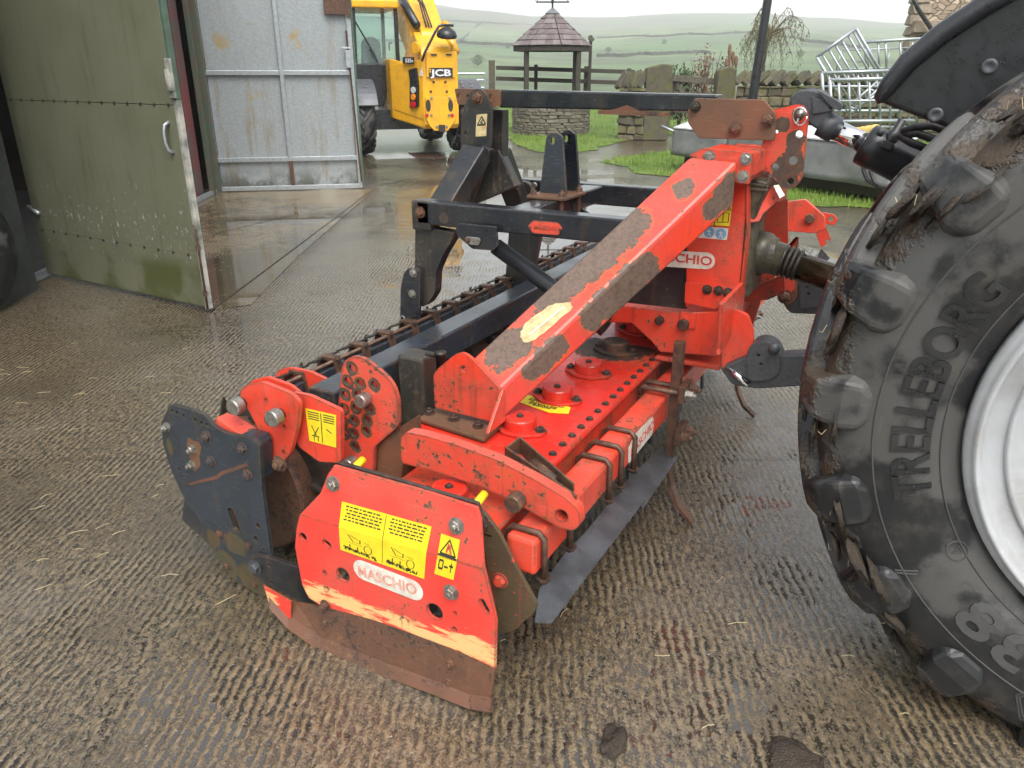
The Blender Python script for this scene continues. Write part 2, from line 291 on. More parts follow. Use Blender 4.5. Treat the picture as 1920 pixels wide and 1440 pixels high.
class B:
    """collects primitives for ONE mesh"""
    def __init__(s): s.v, s.f = [], []
    def add(s, vs_, fs): k = len(s.v); s.v += [V(v) for v in vs_]; s.f += [tuple(i+k for i in f) for f in fs]; return s
    def prism(s, outer, vec, holes=()):
        loops = [[V(p) for p in outer]]+[[V(p) for p in h] for h in holes]; tri = geometry.tessellate_polygon(loops)
        flat = [p for l in loops for p in l]; n = len(flat); vec = V(vec); fs = []
        if not holes: fs = [tuple(range(n)), tuple(range(2*n-1, n-1, -1))]
        else:
            for t in tri: fs += [tuple(t), tuple(i+n for i in reversed(t))]
        k = 0
        for l in loops:
            m = len(l)
            for i in range(m): a, b = k+i, k+(i+1) % m; fs.append((a, b, b+n, a+n))
            k += m
        return s.add(flat+[p+vec for p in flat], fs)
    def box(s, lo, hi):
        (a, b, c), (d, e, f) = lo, hi
        return s.add([(a, b, c), (d, b, c), (d, e, c), (a, e, c), (a, b, f), (d, b, f), (d, e, f), (a, e, f)], [(0, 3, 2, 1), (4, 5, 6, 7), (0, 1, 5, 4), (1, 2, 6, 5), (2, 3, 7, 6), (3, 0, 4, 7)])
    def bar(s, p, q, w, h, up=(0, 0, 1)):
        p, q = V(p), V(q); d = (q-p).normalized(); sx = d.cross(V(up)).normalized(); u = sx.cross(d)
        c = [sx*(w/2*i)+u*(h/2*j) for i, j in ((-1, -1), (1, -1), (1, 1), (-1, 1))]
        return s.add([p+x for x in c]+[q+x for x in c], [(0, 1, 2, 3), (7, 6, 5, 4), (0, 4, 5, 1), (1, 5, 6, 2), (2, 6, 7, 3), (3, 7, 4, 0)])
    def tube(s, pts, r, n=10, cap=True):
        pts = [V(p) for p in pts]; k = len(s.v); rs = r if isinstance(r, (list, tuple)) else [r]*len(pts); u = None
        for i, p in enumerate(pts):
            t = (pts[min(i+1, len(pts)-1)]-pts[max(i-1, 0)]).normalized()
            if u is None: u = t.orthogonal().normalized()
            else: u = (u-t*u.dot(t)).normalized()
            w = t.cross(u)
            s.v += [p+(u*math.cos(2*math.pi*j/n)+w*math.sin(2*math.pi*j/n))*rs[i] for j in range(n)]
        for i in range(len(pts)-1):
            for j in range(n): a, b = k+i*n+j, k+i*n+(j+1) % n; s.f.append((a, b, b+n, a+n))
        if cap: s.f += [tuple(k+j for j in range(n-1, -1, -1)), tuple(k+(len(pts)-1)*n+j for j in range(n))]
        return s
    def lathe(s, c, ax, prof, n=24, cap=True):
        """prof: (distance along ax, radius)"""
        ax = V(ax).normalized(); u = ax.orthogonal().normalized(); w = ax.cross(u); k = len(s.v); c = V(c)
        for h, r in prof: s.v += [c+ax*h+(u*math.cos(2*math.pi*j/n)+w*math.sin(2*math.pi*j/n))*r for j in range(n)]
        for i in range(len(prof)-1):
            for j in range(n): a, b = k+i*n+j, k+i*n+(j+1) % n; s.f.append((a, b, b+n, a+n))
        if cap: s.f += [tuple(k+j for j in range(n-1, -1, -1)), tuple(k+(len(prof)-1)*n+j for j in range(n))]
        return s
    def ob(s, name, mat, par=None, smooth=False, bevel=0.0, seg=2): return mk(name, s.v, s.f, mat, par, smooth, bevel, seg)
def ring(c, a, b, r, n=14): c, a, b = V(c), V(a), V(b); return [c+a*(r*math.cos(2*math.pi*i/n))+b*(r*math.sin(2*math.pi*i/n)) for i in range(n)]
def slot(c, a, b, r, l, n=14): return [p+V(a)*(l/2 if math.cos(2*math.pi*(i)/n) >= 0 else -l/2) for i, p in enumerate(ring(c, a, b, r, n))]
def rnd(pts, r, n=4):
    """round the corners of a polygon"""
    out = []; N = len(pts)
    for i in range(N):
        p, a, b = V(pts[i]), V(pts[i-1]), V(pts[(i+1) % N]); la, lb = (a-p).length, (b-p).length
        rr = min(r, la*.45, lb*.45); s, e = p+(a-p)*(rr/la), p+(b-p)*(rr/lb)
        for k in range(n+1): t = k/n; out.append(s*(1-t)**2+p*(2*t*(1-t))+e*t*t)
    return out
EX, EY, EZ = V((1, 0, 0)), V((0, 1, 0)), V((0, 0, 1))
def plateY(name, par, mat, y, pix, th=.012, holes=(), r=.012, bevel=.002):
    h = [ring(PY(u, v, y), EX, EZ, q) if not isinstance(q, tuple) else slot(PY(u, v, y), q[2], V(q[2]).cross(EY), q[0], q[1]) for u, v, q in holes]
    return B().prism(rnd([PY(u, v, y) for u, v in pix], r) if r else [PY(u, v, y) for u, v in pix], (0, th, 0), h).ob(name, mat, par, bevel=bevel)
def plateP(name, par, mat, p, nrm, pix, th=.01, r=.01, bevel=.002, holes=()):
    nrm = V(nrm).normalized(); a = nrm.orthogonal().normalized(); b = nrm.cross(a)
    pts = [PL(u, v, p, nrm) for u, v in pix]; h = [ring(PL(u, v, p, nrm), a, b, q) for u, v, q in holes]
    return B().prism(rnd(pts, r) if r else pts, nrm*-th, h).ob(name, mat, par, bevel=bevel)
# bolts share their meshes
BM = {}
def bolt(p, ax, r, par, mat='bolt_dark', name='bolt', ln=None, flat=False, stud=.5):
    key = (mat, round(stud, 2), flat)
    if key not in BM:
        b = B(); 
        if flat: b.lathe((0, 0, 0), EZ, [(0, .82), (.06, 1), (1.0, 1), (1.12, .88)], 20)
        else:
            b.lathe((0, 0, 0), EZ, [(0, 1.35), (.12, 1.35)], 16); b.lathe((0, 0, .12), EZ, [(0, 1), (.6, 1), (.72, .86)], 6)
            if stud: b.lathe((0, 0, .8), EZ, [(0, stud), (.35, stud), (.42, stud*.8)], 10)
        me = bpy.data.meshes.new(name); me.from_pydata(b.v, [], b.f); me.materials.append(MATS[mat]); BM[key] = me
    o = bpy.data.objects.new(name, BM[key]); link(o, par, p)
    o.rotation_euler = (V(ax).to_track_quat('Z', 'Y') @ Matrix.Rotation(random.random()*6, 3, 'Z').to_quaternion()).to_euler()
    o.scale = (r, r, ln if ln else r); return o
def text(body, name, mat, par, org, xa, ya, h, depth=.0015, bold=0.0, sx=1.0, fn=None):
    """flat lettering: org = left end of the base line, h = cap height"""
    cu = bpy.data.curves.new('lettering', 'FONT'); cu.body = body; cu.size = 1; cu.offset = bold; cu.resolution_u = 3
    ot = bpy.data.objects.new('lettering', cu); COL.objects.link(ot); bpy.context.view_layer.update()
    me = ot.evaluated_get(bpy.context.evaluated_depsgraph_get()).to_mesh(); vv = [v.co.copy() for v in me.vertices]; ff = [tuple(p.vertices) for p in me.polygons]
    bpy.data.objects.remove(ot); bpy.data.curves.remove(cu)
    k = h/.69; xa, ya = V(xa).normalized(), V(ya).normalized(); za = xa.cross(ya)
    if fn: P = [fn(v.x*k*sx, v.y*k, 0) for v in vv]; Q = [fn(v.x*k*sx, v.y*k, depth) for v in vv]
    else: P = [V(org)+xa*(v.x*k*sx)+ya*(v.y*k) for v in vv]; Q = [p+za*depth for p in P]
    n = len(vv); ec = {}
    for f in ff:
        for i in range(len(f)): a, b = f[i], f[(i+1) % len(f)]; ec[(a, b)] = ec.get((a, b), 0)+1
    side = [(a, b, b+n, a+n) for (a, b) in ec if (b, a) not in ec]
    return mk(name, P+Q, [tuple(i+n for i in f) for f in ff]+side, mat, par, fix=False)
def textw(body, h, sx=1.0):
    cu = bpy.data.curves.new('l', 'FONT'); cu.body = body; ot = bpy.data.objects.new('l', cu); COL.objects.link(ot); bpy.context.view_layer.update()
    w = ot.dimensions.x; bpy.data.objects.remove(ot); bpy.data.curves.remove(cu); return w*h/.69*sx
def quadmap(p00, p10, p01): return lambda s, t: V(p00)+(V(p10)-V(p00))*s+(V(p01)-V(p00))*t
# ------------------------------------------------------------------ the setting: ground, hills, haze
RD = tuple(V((-math.sin(R(26.5)), math.cos(R(26.5)), 0)))
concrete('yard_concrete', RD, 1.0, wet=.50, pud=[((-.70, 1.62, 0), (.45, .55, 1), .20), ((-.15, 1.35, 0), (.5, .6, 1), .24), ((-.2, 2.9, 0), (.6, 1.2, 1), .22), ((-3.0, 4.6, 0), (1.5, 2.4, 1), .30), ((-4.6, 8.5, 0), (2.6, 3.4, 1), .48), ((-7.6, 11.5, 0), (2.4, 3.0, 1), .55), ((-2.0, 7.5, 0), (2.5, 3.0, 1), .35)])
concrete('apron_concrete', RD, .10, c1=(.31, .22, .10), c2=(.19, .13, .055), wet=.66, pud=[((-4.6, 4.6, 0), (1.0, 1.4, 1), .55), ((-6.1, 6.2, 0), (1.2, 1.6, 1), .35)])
def sheet(name, mat, pts, z, kind='structure', par=None):
    o = mk(name, [V((p[0], p[1], z)) for p in pts], [tuple(range(len(pts)))], mat, par, fix=False)
    if o.data.polygons[0].normal.z < 0: o.data.flip_normals()
    return tag(o, kind=kind)
sheet('yard', 'yard_concrete', [(-26, -7), (9, -7), (9, 24), (-6, 24), (-12, 22), (-24, 27)], 0.0)
ap = [PZ(*q, 0) for q in ((395, 582), (470, 572), (560, 480), (702, 356), (560, 350), (400, 352), (300, 400), (200, 500))]
sheet('apron', 'apron_concrete', ap, .004)
# sawn joints in the slab
for i, (a, b) in enumerate((((-200, 862), (2400, 862)), ((395, 585), (705, 352)), ((400, 440), (560, 400)))):
    p, q = PZ(*a, 0), PZ(*b, 0); d = (q-p).normalized(); s = V((d.y, -d.x, 0))*(.0018 if i == 0 else .006)
    sheet('joint', 'mud', [p-s, q-s, q+s, p+s], .0075 if i else .0035, par=None)
def sky_el(az):
    T = sky_el.T
    for (a, e), (b, f) in zip(T, T[1:]):
        if a <= az <= b: t = (az-a)/(b-a); t = t*t*(3-2*t); return e+(f-e)*t
    return T[0][1] if az < T[0][0] else T[-1][1]
sky_el.T = []
for u, v in ((-500, 20), (300, 6), (600, 5), (790, 13), (900, 25), (1000, 38), (1100, 43), (1170, 39), (1240, 33), (1330, 32), (1420, 30), (1530, 38), (1700, 48), (2300, 40)):
    d = ray(u, v); sky_el.T.append((math.atan2(d.x, d.y), math.atan2(d.z, math.hypot(d.x, d.y))))
def TH(x, y):
    r = math.hypot(x, y); az = math.atan2(x, y)
    def sm(a, b, t): t = max(0, min(1, (t-a)/(b-a))); return t*t*(3-2*t)
    H = 1400*math.tan(sky_el(az))+1.5
    t = max(0, min(1, (r-90)/1310)); h = H*(.35*t+.65*t*t*(3-2*t))
    h += sm(90, 700, r)*(1-sm(900, 1400, r))*8*mnoise.noise(V((x*.004, y*.004, 0)))+sm(200, 800, r)*3*mnoise.noise(V((x*.012, y*.012, 3)))
    h -= sm(1400, 1900, r)*60
    return -.08-1.2*sm(26, 90, r)*(1-sm(90, 300, r))+h
rs = [1.5, 6, 14, 26, 40, 60, 90, 130, 180, 240, 310, 390, 470, 560, 650, 740, 830, 920, 1010, 1100, 1190, 1280, 1340, 1400, 1500, 1700, 2000]
azs = [R(a) for a in range(-180, -90, 10)]+[R(-90+1.5*i) for i in range(120)]+[R(a) for a in range(90, 180, 10)]
tv = [V((r*math.sin(a), r*math.cos(a), TH(r*math.sin(a), r*math.cos(a)))) for r in rs for a in azs]; na = len(azs)
tf = [(i*na+j, i*na+(j+1) % na, (i+1)*na+(j+1) % na, (i+1)*na+j) for i in range(len(rs)-1) for j in range(na)]
tag(mk('terrain', tv, tf, 'hill_grass', smooth=True), kind='structure')
def hit(u, v):
    d = ray(u, v); t = 30.0
    while t < 2500:
        p = CAM+d*t
        if p.z < TH(p.x, p.y): return p
        t *= 1.004
    return None
def field_wall(name, label, pix):
    pts = [p for p in (hit(pix[0][0]+(pix[1][0]-pix[0][0])*k/14, pix[0][1]+(pix[1][1]-pix[0][1])*k/14+mnoise.noise(V((k*.45, pix[0][1], 0)))*3.0) for k in range(15)) if p]
    b = B()
    for p, q in zip(pts, pts[1:]): b.bar((p.x, p.y, TH(p.x, p.y)+.5), (q.x, q.y, TH(q.x, q.y)+.3), .8, 1.1)
    tag(b.ob(name, 'field_wall'), label, 'wall', 'field walls on the hillside')
field_wall('field_wall', 'long dark field wall high on the hillside left of the well roof', ((700, 34), (1000, 48)))
field_wall('field_wall', 'dark field wall on the lower green hillside beside the yellow telehandler', ((700, 78), (990, 86)))
field_wall('field_wall', 'pale thin field wall climbing the hill behind the weeping tree', ((1450, 68), (1620, 92)))
field_wall('field_wall', 'dark field wall running down the hillside left of the well roof', ((905, 41), (862, 79)))
field_wall('field_wall', 'faint field wall crossing the hillside between well and lamp post', ((1120, 72), (1420, 62)))
field_wall('field_wall', 'low field wall in the valley above the wicket gate', ((1120, 108), (1330, 100)))
# haze over valley and hills
hb = B().box((-2600, -2600, -8), (2600, 2600, 150)).ob('haze', 'haze_air'); tag(hb, kind='stuff')
# grass verges with blades
def inside(p, poly):
    c = False
    for (a, b) in zip(poly, poly[1:]+poly[:1]):
        if (a.y > p[1]) != (b.y > p[1]) and p[0] < (b.x-a.x)*(p[1]-a.y)/(b.y-a.y)+a.x: c = not c
    return c
def verge(pts, name, n, label, hmin=.03, hmax=.085):
    rag = []
    for a, b in zip(pts, pts[1:]+pts[:1]):
        m = max(1, int((b-a).length/.22))
        for k in range(m): q = a.lerp(b, k/m); rag.append(V((q.x+.22*mnoise.noise(q*1.1)+.10*mnoise.noise(q*4), q.y+.22*mnoise.noise(q*1.1+V((9, 0, 0)))+.10*mnoise.noise(q*4+V((9, 0, 0))), 0)))
    pts = rag
    sheet(name, 'grass_ground', pts, .009)
    x0, x1, y0, y1 = min(p.x for p in pts), max(p.x for p in pts), min(p.y for p in pts), max(p.y for p in pts); vv, ff = [], []
    while len(ff) < n:
        x, y = random.uniform(x0, x1), random.uniform(y0, y1)
        if not inside((x+random.uniform(-.12, .12), y+random.uniform(-.12, .12)), pts) or random.random() < .55*(mnoise.noise(V((x*1.7, y*1.7, 0)))+.2): continue
        a = random.random()*6.3; h = random.uniform(hmin, hmax); w = .007; l = random.uniform(0, .05); b = random.random()*6.3; k = len(vv)
        vv += [V((x-w*math.cos(a), y-w*math.sin(a), .005)), V((x+w*math.cos(a), y+w*math.sin(a), .005)), V((x+l*math.cos(b), y+l*math.sin(b), .02+h))]; ff.append((k, k+1, k+2))
    tag(mk('grass', vv, ff, 'grass_blade', fix=False), label, 'grass', kind='stuff')
gl = [PZ(*q, 0) for q in ((925, 190), (938, 212), (944, 240), (960, 266), (1010, 287), (1090, 285), (1150, 271), (1188, 258))]+[V((-5.3, 21, 0)), V((-6, 40, 0)), V((-24, 46, 0))]
verge(gl, 'verge', 34000, 'short green grass around the round stone well')
gr = [PZ(*q, 0) for q in ((1118, 304), (1200, 291), (1275, 281), (1330, 279))]+[V((-3.0, 20, 0)), V((6.5, 24, 0)), V((7.5, 12.5, 0))]+[PZ(*q, 0) for q in ((1760, 385), (1640, 390), (1500, 386), (1290, 338), (1180, 320))]
verge(gr, 'verge', 34000, 'short green grass verge beside the covered mower')
# ------------------------------------------------------------------ shed with two open doors
D1a, D1b = PZ(88, 512, .03), PZ(391, 578, .03); D2a, D2b = PZ(410, 357, .03), PZ(679, 350, .03)
H1, H2 = V((D1a.x, D1a.y, 0)), V((D2a.x, D2a.y, 0)); wdir = (H2-H1).normalized(); inn = V((-wdir.y, wdir.x, 0))
if inn.x > 0: inn = -inn
plain('frame_blue', (.045, .052, .052), (.03, .035, .036), .45, 0, 6, .1)
shed = thing('shed', H1+(H2-H1)*.5+inn*3, 'dark steel framed farm shed standing behind the two open doors', 'shed')
def wslab(name, mat, p, q, z0, z1, t=.12): return B().prism([V((p.x, p.y, z0)), V((q.x, q.y, z0)), V((q.x, q.y, z1)), V((p.x, p.y, z1))], V((q-p).cross(EZ)).normalized()*t).ob(name, mat, shed)
A0, A1 = H1-wdir*.16, H2+wdir*.30
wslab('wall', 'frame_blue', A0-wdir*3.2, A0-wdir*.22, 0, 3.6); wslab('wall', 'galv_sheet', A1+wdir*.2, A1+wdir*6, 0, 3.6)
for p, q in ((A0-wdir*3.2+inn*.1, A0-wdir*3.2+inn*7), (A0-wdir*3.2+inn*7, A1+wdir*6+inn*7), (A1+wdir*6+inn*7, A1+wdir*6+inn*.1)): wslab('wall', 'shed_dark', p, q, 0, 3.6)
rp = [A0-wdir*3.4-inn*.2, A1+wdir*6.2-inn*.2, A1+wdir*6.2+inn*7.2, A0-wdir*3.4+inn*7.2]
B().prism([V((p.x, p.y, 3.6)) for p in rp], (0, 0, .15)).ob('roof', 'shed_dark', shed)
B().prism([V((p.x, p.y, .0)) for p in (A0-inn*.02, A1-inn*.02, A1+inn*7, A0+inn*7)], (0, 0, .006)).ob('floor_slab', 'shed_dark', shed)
# jamb beside the near door and the column group beside the far one
jb = B(); c = H1-wdir*.30
jb.bar(c, c+EZ*3.6, .10, .10, inn).ob('jamb', 'shed_post', shed, bevel=.004)
B().bar(c+wdir*.10+inn*.06, c+wdir*.10+inn*.06+EZ*3.6, .05, .06, inn).ob('door_stop', 'shed_post', shed, bevel=.003)
c2 = H2-wdir*.02
for k, (a, b, w, h, m) in enumerate(((-.42, .10, .26, .02, 'shed_column'), (-.16, .02, .10, .05, 'shed_post'), (-.04, .0, .05, .11, 'shed_post'), (.05, .06, .06, .06, 'galvanised'))):
    q = c2+wdir*a+inn*b; B().bar(q, q+EZ*3.6, w, h, inn).ob('column', m, shed, bevel=.003)
B().bar(A0+inn*.02+EZ*.03, A1+inn*.02+EZ*.03, .05, .05).ob('threshold', 'galvanised', shed)
# near door: three green sheets on a frame, aluminium pull, drop bolt
def leaf(name, P, Q, label, H=3.3):
    t = thing(name, (P+Q)/2, label, 'door', 'doors of the shed'); d = V((Q-P)); d.z = 0; w = d.length; d.normalize(); n = d.cross(EZ)
    if n.dot(CAM-P) < 0: n = -n
    def at(s, z, o=0.0): return V((P.x, P.y, 0))+d*s+EZ*z+n*o
    return t, d, n, w, at
t, d, n, w, at = leaf('shed_door', D1a, D1b, 'olive green steel sheet shed door with silver pull handle, standing open')
for z0, z1 in ((.035, .373), (.377, 1.298), (1.302, 3.3)):
    B().prism([at(.0, z0), at(w-.03, z0), at(w-.03, z1), at(.0, z1)], n*-.006).ob('door_sheet', 'door_green', t, bevel=.0015)
plain('edge_flaked', (.40, .38, .34), (.10, .12, .10), .55, 0, 7, .3); plain('frame_green', (.07, .12, .085), (.05, .08, .055), .5, 0, 8, .2)
B().bar(at(w-.022, .02, -.022), at(w-.022, 1.33, -.022), .034, .04, n).ob('edge_post', 'edge_flaked', t, bevel=.003)
B().bar(at(w-.022, 1.332, -.022), at(w-.022, 3.3, -.022), .034, .04, n).ob('edge_post', 'frame_green', t, bevel=.003)
for z in (.05, .41, 1.33, 3.25): B().bar(at(0, z, -.03), at(w-.04, z, -.03), .04, .05).ob('frame_rail', 'frame_green', t)
B().bar(at(.03, .04, -.03), at(.03, 3.3, -.03), .05, .04, n).ob('frame_stile', 'frame_green', t)
hp = [at(w-.100, 1.02, .0), at(w-.108, 1.035, .03), at(w-.112, 1.08, .04), at(w-.112, 1.14, .04), at(w-.108, 1.185, .03), at(w-.100, 1.20, .0)]
B().tube(hp, [.012, .010, .009, .009, .010, .012], 10).ob('pull_handle', 'galvanised', t, smooth=True)
B().tube([at(w+.006, .03, .012), at(w+.006, .55, .012), at(w-.004, .58, .012)], .008, 8).ob('drop_bolt', 'rusty_bar', t, smooth=True)
for z in (.12, .42): B().lathe(at(w+.006, z, .012), EZ, [(0, .014), (.03, .014)], 10).ob('bolt_guide', 'rusty_bar', t)
lk = B(); lk.bar(at(w-.012, 1.34, .008), at(w-.012, 1.56, .008), .05, .012, n); lk.bar(at(w-.012, 1.38, .022), at(w-.012, 1.50, .022), .03, .02, n); lk.ob('lock_plate', 'edge_flaked', t, bevel=.002)
B().tube([at(-.16, .52, -.06), at(-.02, .52, -.01), at(.10, .50, .012)], .016, 8).ob('hinge_pin', 'galvanised', t, smooth=True)
for k in range(14): bolt(at(.06+k*(w-.14)/13, 1.300, .0), n, .009, t, 'bolt_dark', 'rivet', stud=0)
for k in range(12): bolt(at(.08+k*(w-.2)/11, .375, .0), n, .008, t, 'bolt_dark', 'rivet', stud=0)
# far door seen from its inner side: sheets between rails
t, d, n, w, at = leaf('shed_door', D2a, D2b, 'galvanised shed door showing its framed inner side next to the telehandler')
ys = [.035, .40, 1.45, 2.5, 3.3]; xs = [.05, w*.515, w-.05]
for z0, z1 in zip(ys, ys[1:]):
    for s0, s1 in zip(xs, xs[1:]): B().prism([at(s0, z0, -.03), at(s1, z0, -.03), at(s1, z1, -.03), at(s0, z1, -.03)], n*-.004).ob('door_sheet', 'galv_sheet', t)
for z in ys[:-1]: B().bar(at(0, z+.01), at(w, z+.01), .045, .055).ob('frame_rail', 'galvanised', t, bevel=.004)
for k, s in enumerate((.02, w*.515, w-.02)): B().bar(at(s, .405 if k == 1 else .02, .002), at(s, 3.3, .002), .05, .048, n).ob('frame_stile', 'galvanised', t, bevel=.004)
B().bar(at(w*.515, .03, .003), at(w*.515, .40, .003), .05, .03, n).ob('frame_stile', 'rusty_bar', t, bevel=.004)
B().bar(at(w+.018, .02, -.02), at(w+.018, 3.3, -.02), .03, .07, n).ob('edge_post', 'frame_green', t, bevel=.004)
B().bar(at(w-.06, 1.95, .03), at(w+.0, .10, .05), .018, .018).ob('drop_bolt', 'rusty_bar', t)
B().bar(at(w-.16, 2.13, .03), at(w-.16, 2.33, .03), .30, .03, n).ob('strap_plate', 'rusty_bar', t, bevel=.003)
B().bar(at(w-.015, 2.1, .04), at(w-.015, 3.3, .04), .05, .05, n).ob('strap_bar', 'rusty_bar', t, bevel=.003)
lk = B(); lk.bar(at(w-.09, 1.62, .05), at(w-.03, 1.62, .05), .03, .2); lk.bar(at(w-.14, 1.75, .06), at(w-.02, 1.75, .06), .02, .02); lk.ob('latch', 'galvanised', t, bevel=.003)
for z in (.55, 2.2): B().lathe(at(-.02, z, .0), EZ, [(0, .022), (.12, .022)], 10).ob('hinge', 'rusty_bar', t)
# parked tyre just inside the shed edge
def torus_tyre(name, par, c, ax, R0, R1, wd_, mat, n=48, lug=0, lh=.03):
    prof = [(-wd_*.40, R1), (-wd_*.48, R1+(R0-R1)*.35), (-wd_*.5, R1+(R0-R1)*.6), (-wd_*.44, R0*.965), (-wd_*.25, R0), (wd_*.25, R0), (wd_*.44, R0*.965), (wd_*.5, R1+(R0-R1)*.6), (wd_*.48, R1+(R0-R1)*.35), (wd_*.40, R1)]
    return B().lathe(c, ax, prof, n, cap=False).ob(name, mat, par, smooth=True)
tc = PZ(-34, 600, 0)+V((-.12, -.02, .42)); ty = thing('spare_tyre', (tc.x, tc.y, 0), 'dark worn tyre at the left edge beside the shed jamb', 'tyre')
torus_tyre('casing', ty, tc, (1, .4, 0), .42, .22, .30, 'tyre_rubber'); B().lathe(tc, V((1, .4, 0)), [(-.10, .23), (-.05, .20), (.05, .20), (.10, .23)], 30).ob('wheel_disc', 'galvanised', ty, smooth=True)
# ------------------------------------------------------------------ dry stone work: stones share six rough meshes
SM = []
def rough_block(seed):
    random.seed(seed); bm = bmesh.new(); bmesh.ops.create_cube(bm, size=1.0); bmesh.ops.bevel(bm, geom=bm.edges[:], offset=.13, segments=1, affect='EDGES')
    for v in bm.verts: v.co += V((random.uniform(-.07, .07), random.uniform(-.07, .07), random.uniform(-.09, .09)))
    me = bpy.data.meshes.new('stone'); bm.to_mesh(me); bm.free(); return me
for i in range(6): SM.append(rough_block(i))
random.seed(11); SMM = {}
def stn(par, c, dx, sx, sy, sz, mat, name='stone', tilt=0.0):
    k = (random.randrange(6), mat)
    if k not in SMM: SMM[k] = SM[k[0]].copy(); SMM[k].materials.append(MATS[mat])
    o = bpy.data.objects.new(name, SMM[k]); link(o, par, c)
    m = Matrix.Rotation(math.atan2(dx.y, dx.x), 4, 'Z') @ Matrix.Rotation(tilt+random.uniform(-.05, .05), 4, 'Y') @ Matrix.Rotation(random.uniform(-.06, .06), 4, 'X')
    o.rotation_euler = m.to_euler(); o.scale = (sx, sy, sz); return o
def stone_wall(par, p, q, H, depth, course=.13, mat='wall_stone', lmin=.16, lmax=.42):
    """coursed face of single stones over a rubble core"""
    p, q = V(p), V(q); d = (q-p); L = d.length; d.normalize(); n = d.cross(EZ)
    if n.dot(CAM-p) < 0: n = -n
    B().prism([p-n*.06, q-n*.06, q-n*(depth-.04), p-n*(depth-.04)], (0, 0, H-.02)).ob('core', 'field_wall', par)
    z = 0.0
    while z < H-.03:
        h = min(course*random.uniform(.7, 1.3), H-z); s = 0.0
        while s < L-.05:
            l = min(random.uniform(lmin, lmax), L-s); stn(par, p+d*(s+l/2)-n*(.10+random.uniform(-.02, .03))+EZ*(z+h/2), d, l*.98, .26, h*.97, mat); s += l
        z += h
# well with slated roof
wc = PZ(1035, 255, 0)+FH*.9; WR = .93
well = thing('well_house', (wc.x, wc.y, 0), 'round dry stone well under a conical slate roof with a weather vane', 'well')
base = B().lathe(wc, EZ, [(0, WR-.06), (.78, WR-.06), (.80, WR-.3)], 28).ob('stone_base', 'field_wall', well)
z = 0.0
while z < .78:
    h = random.uniform(.05, .095); a = random.random(); e = a+2*math.pi
    while a < e-.05:
        l = min(random.uniform(.14, .34), (e-a)*WR); m = a+l/WR/2; rad = V((math.cos(m), math.sin(m), 0))
        if rad.dot(FH) < .45: stn(base, wc+rad*(WR-.05)+EZ*(z+h/2), V((-rad.y, rad.x, 0)), l*.98, .17, h, 'well_stone')
        a += l/WR
    z += h*.97
for s in (-1, 1):
    for f in (-1, 1):
        q = wc+RT*(.62*s)+FH*(.55*f); B().bar(q+EZ*.70, q+EZ*2.02, .11, .11, FH).ob('post', 'timber_dark', well, bevel=.006)
ez, rz = 2.0, 2.72; RB = .98
NS = 8; rot = math.atan2(FH.y, FH.x)+R(10)
def octp(r, z, k): a = rot+2*math.pi*k/NS; return wc+V((math.cos(a)*r, math.sin(a)*r, z))
b = B(); 
for k in range(NS): b.bar(octp(RB-.05, ez-.04, k), octp(RB-.05, ez-.04, k+1), .05, .11)
b.ob('eave_board', 'timber_dark', well)
B().add([octp(RB-.02, ez+.005, k) for k in range(NS)]+[wc+EZ*(rz-.02)], [(k, (k+1) % NS, NS) for k in range(NS)]+[tuple(range(NS-1, -1, -1))]).ob('roof', 'timber_dark', well)
roof = well.children[-1]
rows = 6
for k in range(NS):
    for i in range(rows):
        t0, t1 = i/rows, min(1, (i+1.18)/rows)
        def pt(t, s): 
            r = RB*(1-t)+.12*t; zz = ez+(rz-ez)*t; return octp(r, zz, k).lerp(octp(r, zz, k+1), s)
        n_ = max(1, round(3.2*(1-t0)+.4)); off = (i % 2)*.5/n_; cuts = sorted({0.0, 1.0}|{min(1, max(0, (j/n_)+off)) for j in range(n_+1)})
        nr = (pt(0, 1)-pt(0, 0)).cross(pt(1, .5)-pt(0, .5)).normalized()
        if nr.z < 0: nr = -nr
        for s0, s1 in zip(cuts, cuts[1:]):
            if s1-s0 < .08: continue
            g_ = .004; lo, hi = nr*.030, nr*.012
            B().prism([pt(t0, s0+g_)+lo, pt(t0, s1-g_)+lo, pt(t1, s1-g_)+hi, pt(t1, s0+g_)+hi], nr*random.uniform(.014, .024)).ob('slate', 'slate', roof)
B().lathe(wc+EZ*(rz-.10), EZ, [(0, .20), (.10, .17), (.12, .19), (.24, .03)], 8).ob('roof_cap', 'lead', well)
vn = thing('weather_vane', wc+EZ*(rz+.1), 'black weather vane with compass letters on the well roof', 'weather vane')
vb = B().tube([wc+EZ*(rz+.08), wc+EZ*(rz+.5)], .022, 8); vb.tube([wc+EZ*(rz+.5), wc+EZ*(rz+1.1)], .008, 6); vb.ob('spindle', 'gloss_black', vn)
B().tube([wc+EZ*(rz+.27)-RT*.40, wc+EZ*(rz+.27)+RT*.40], .016, 6).tube([wc+EZ*(rz+.27)-FH*.4, wc+EZ*(rz+.27)+FH*.4], .014, 6).ob('compass_arms', 'gloss_black', vn)
for ch, o_ in (('N', RT*-.40), ('S', RT*.36), ('E', FH*.38), ('W', FH*-.38)): text(ch, 'compass_letter', 'gloss_black', vn, wc+EZ*(rz+.29)+o_-RT*.03, RT, EZ, .07, .012, .01)
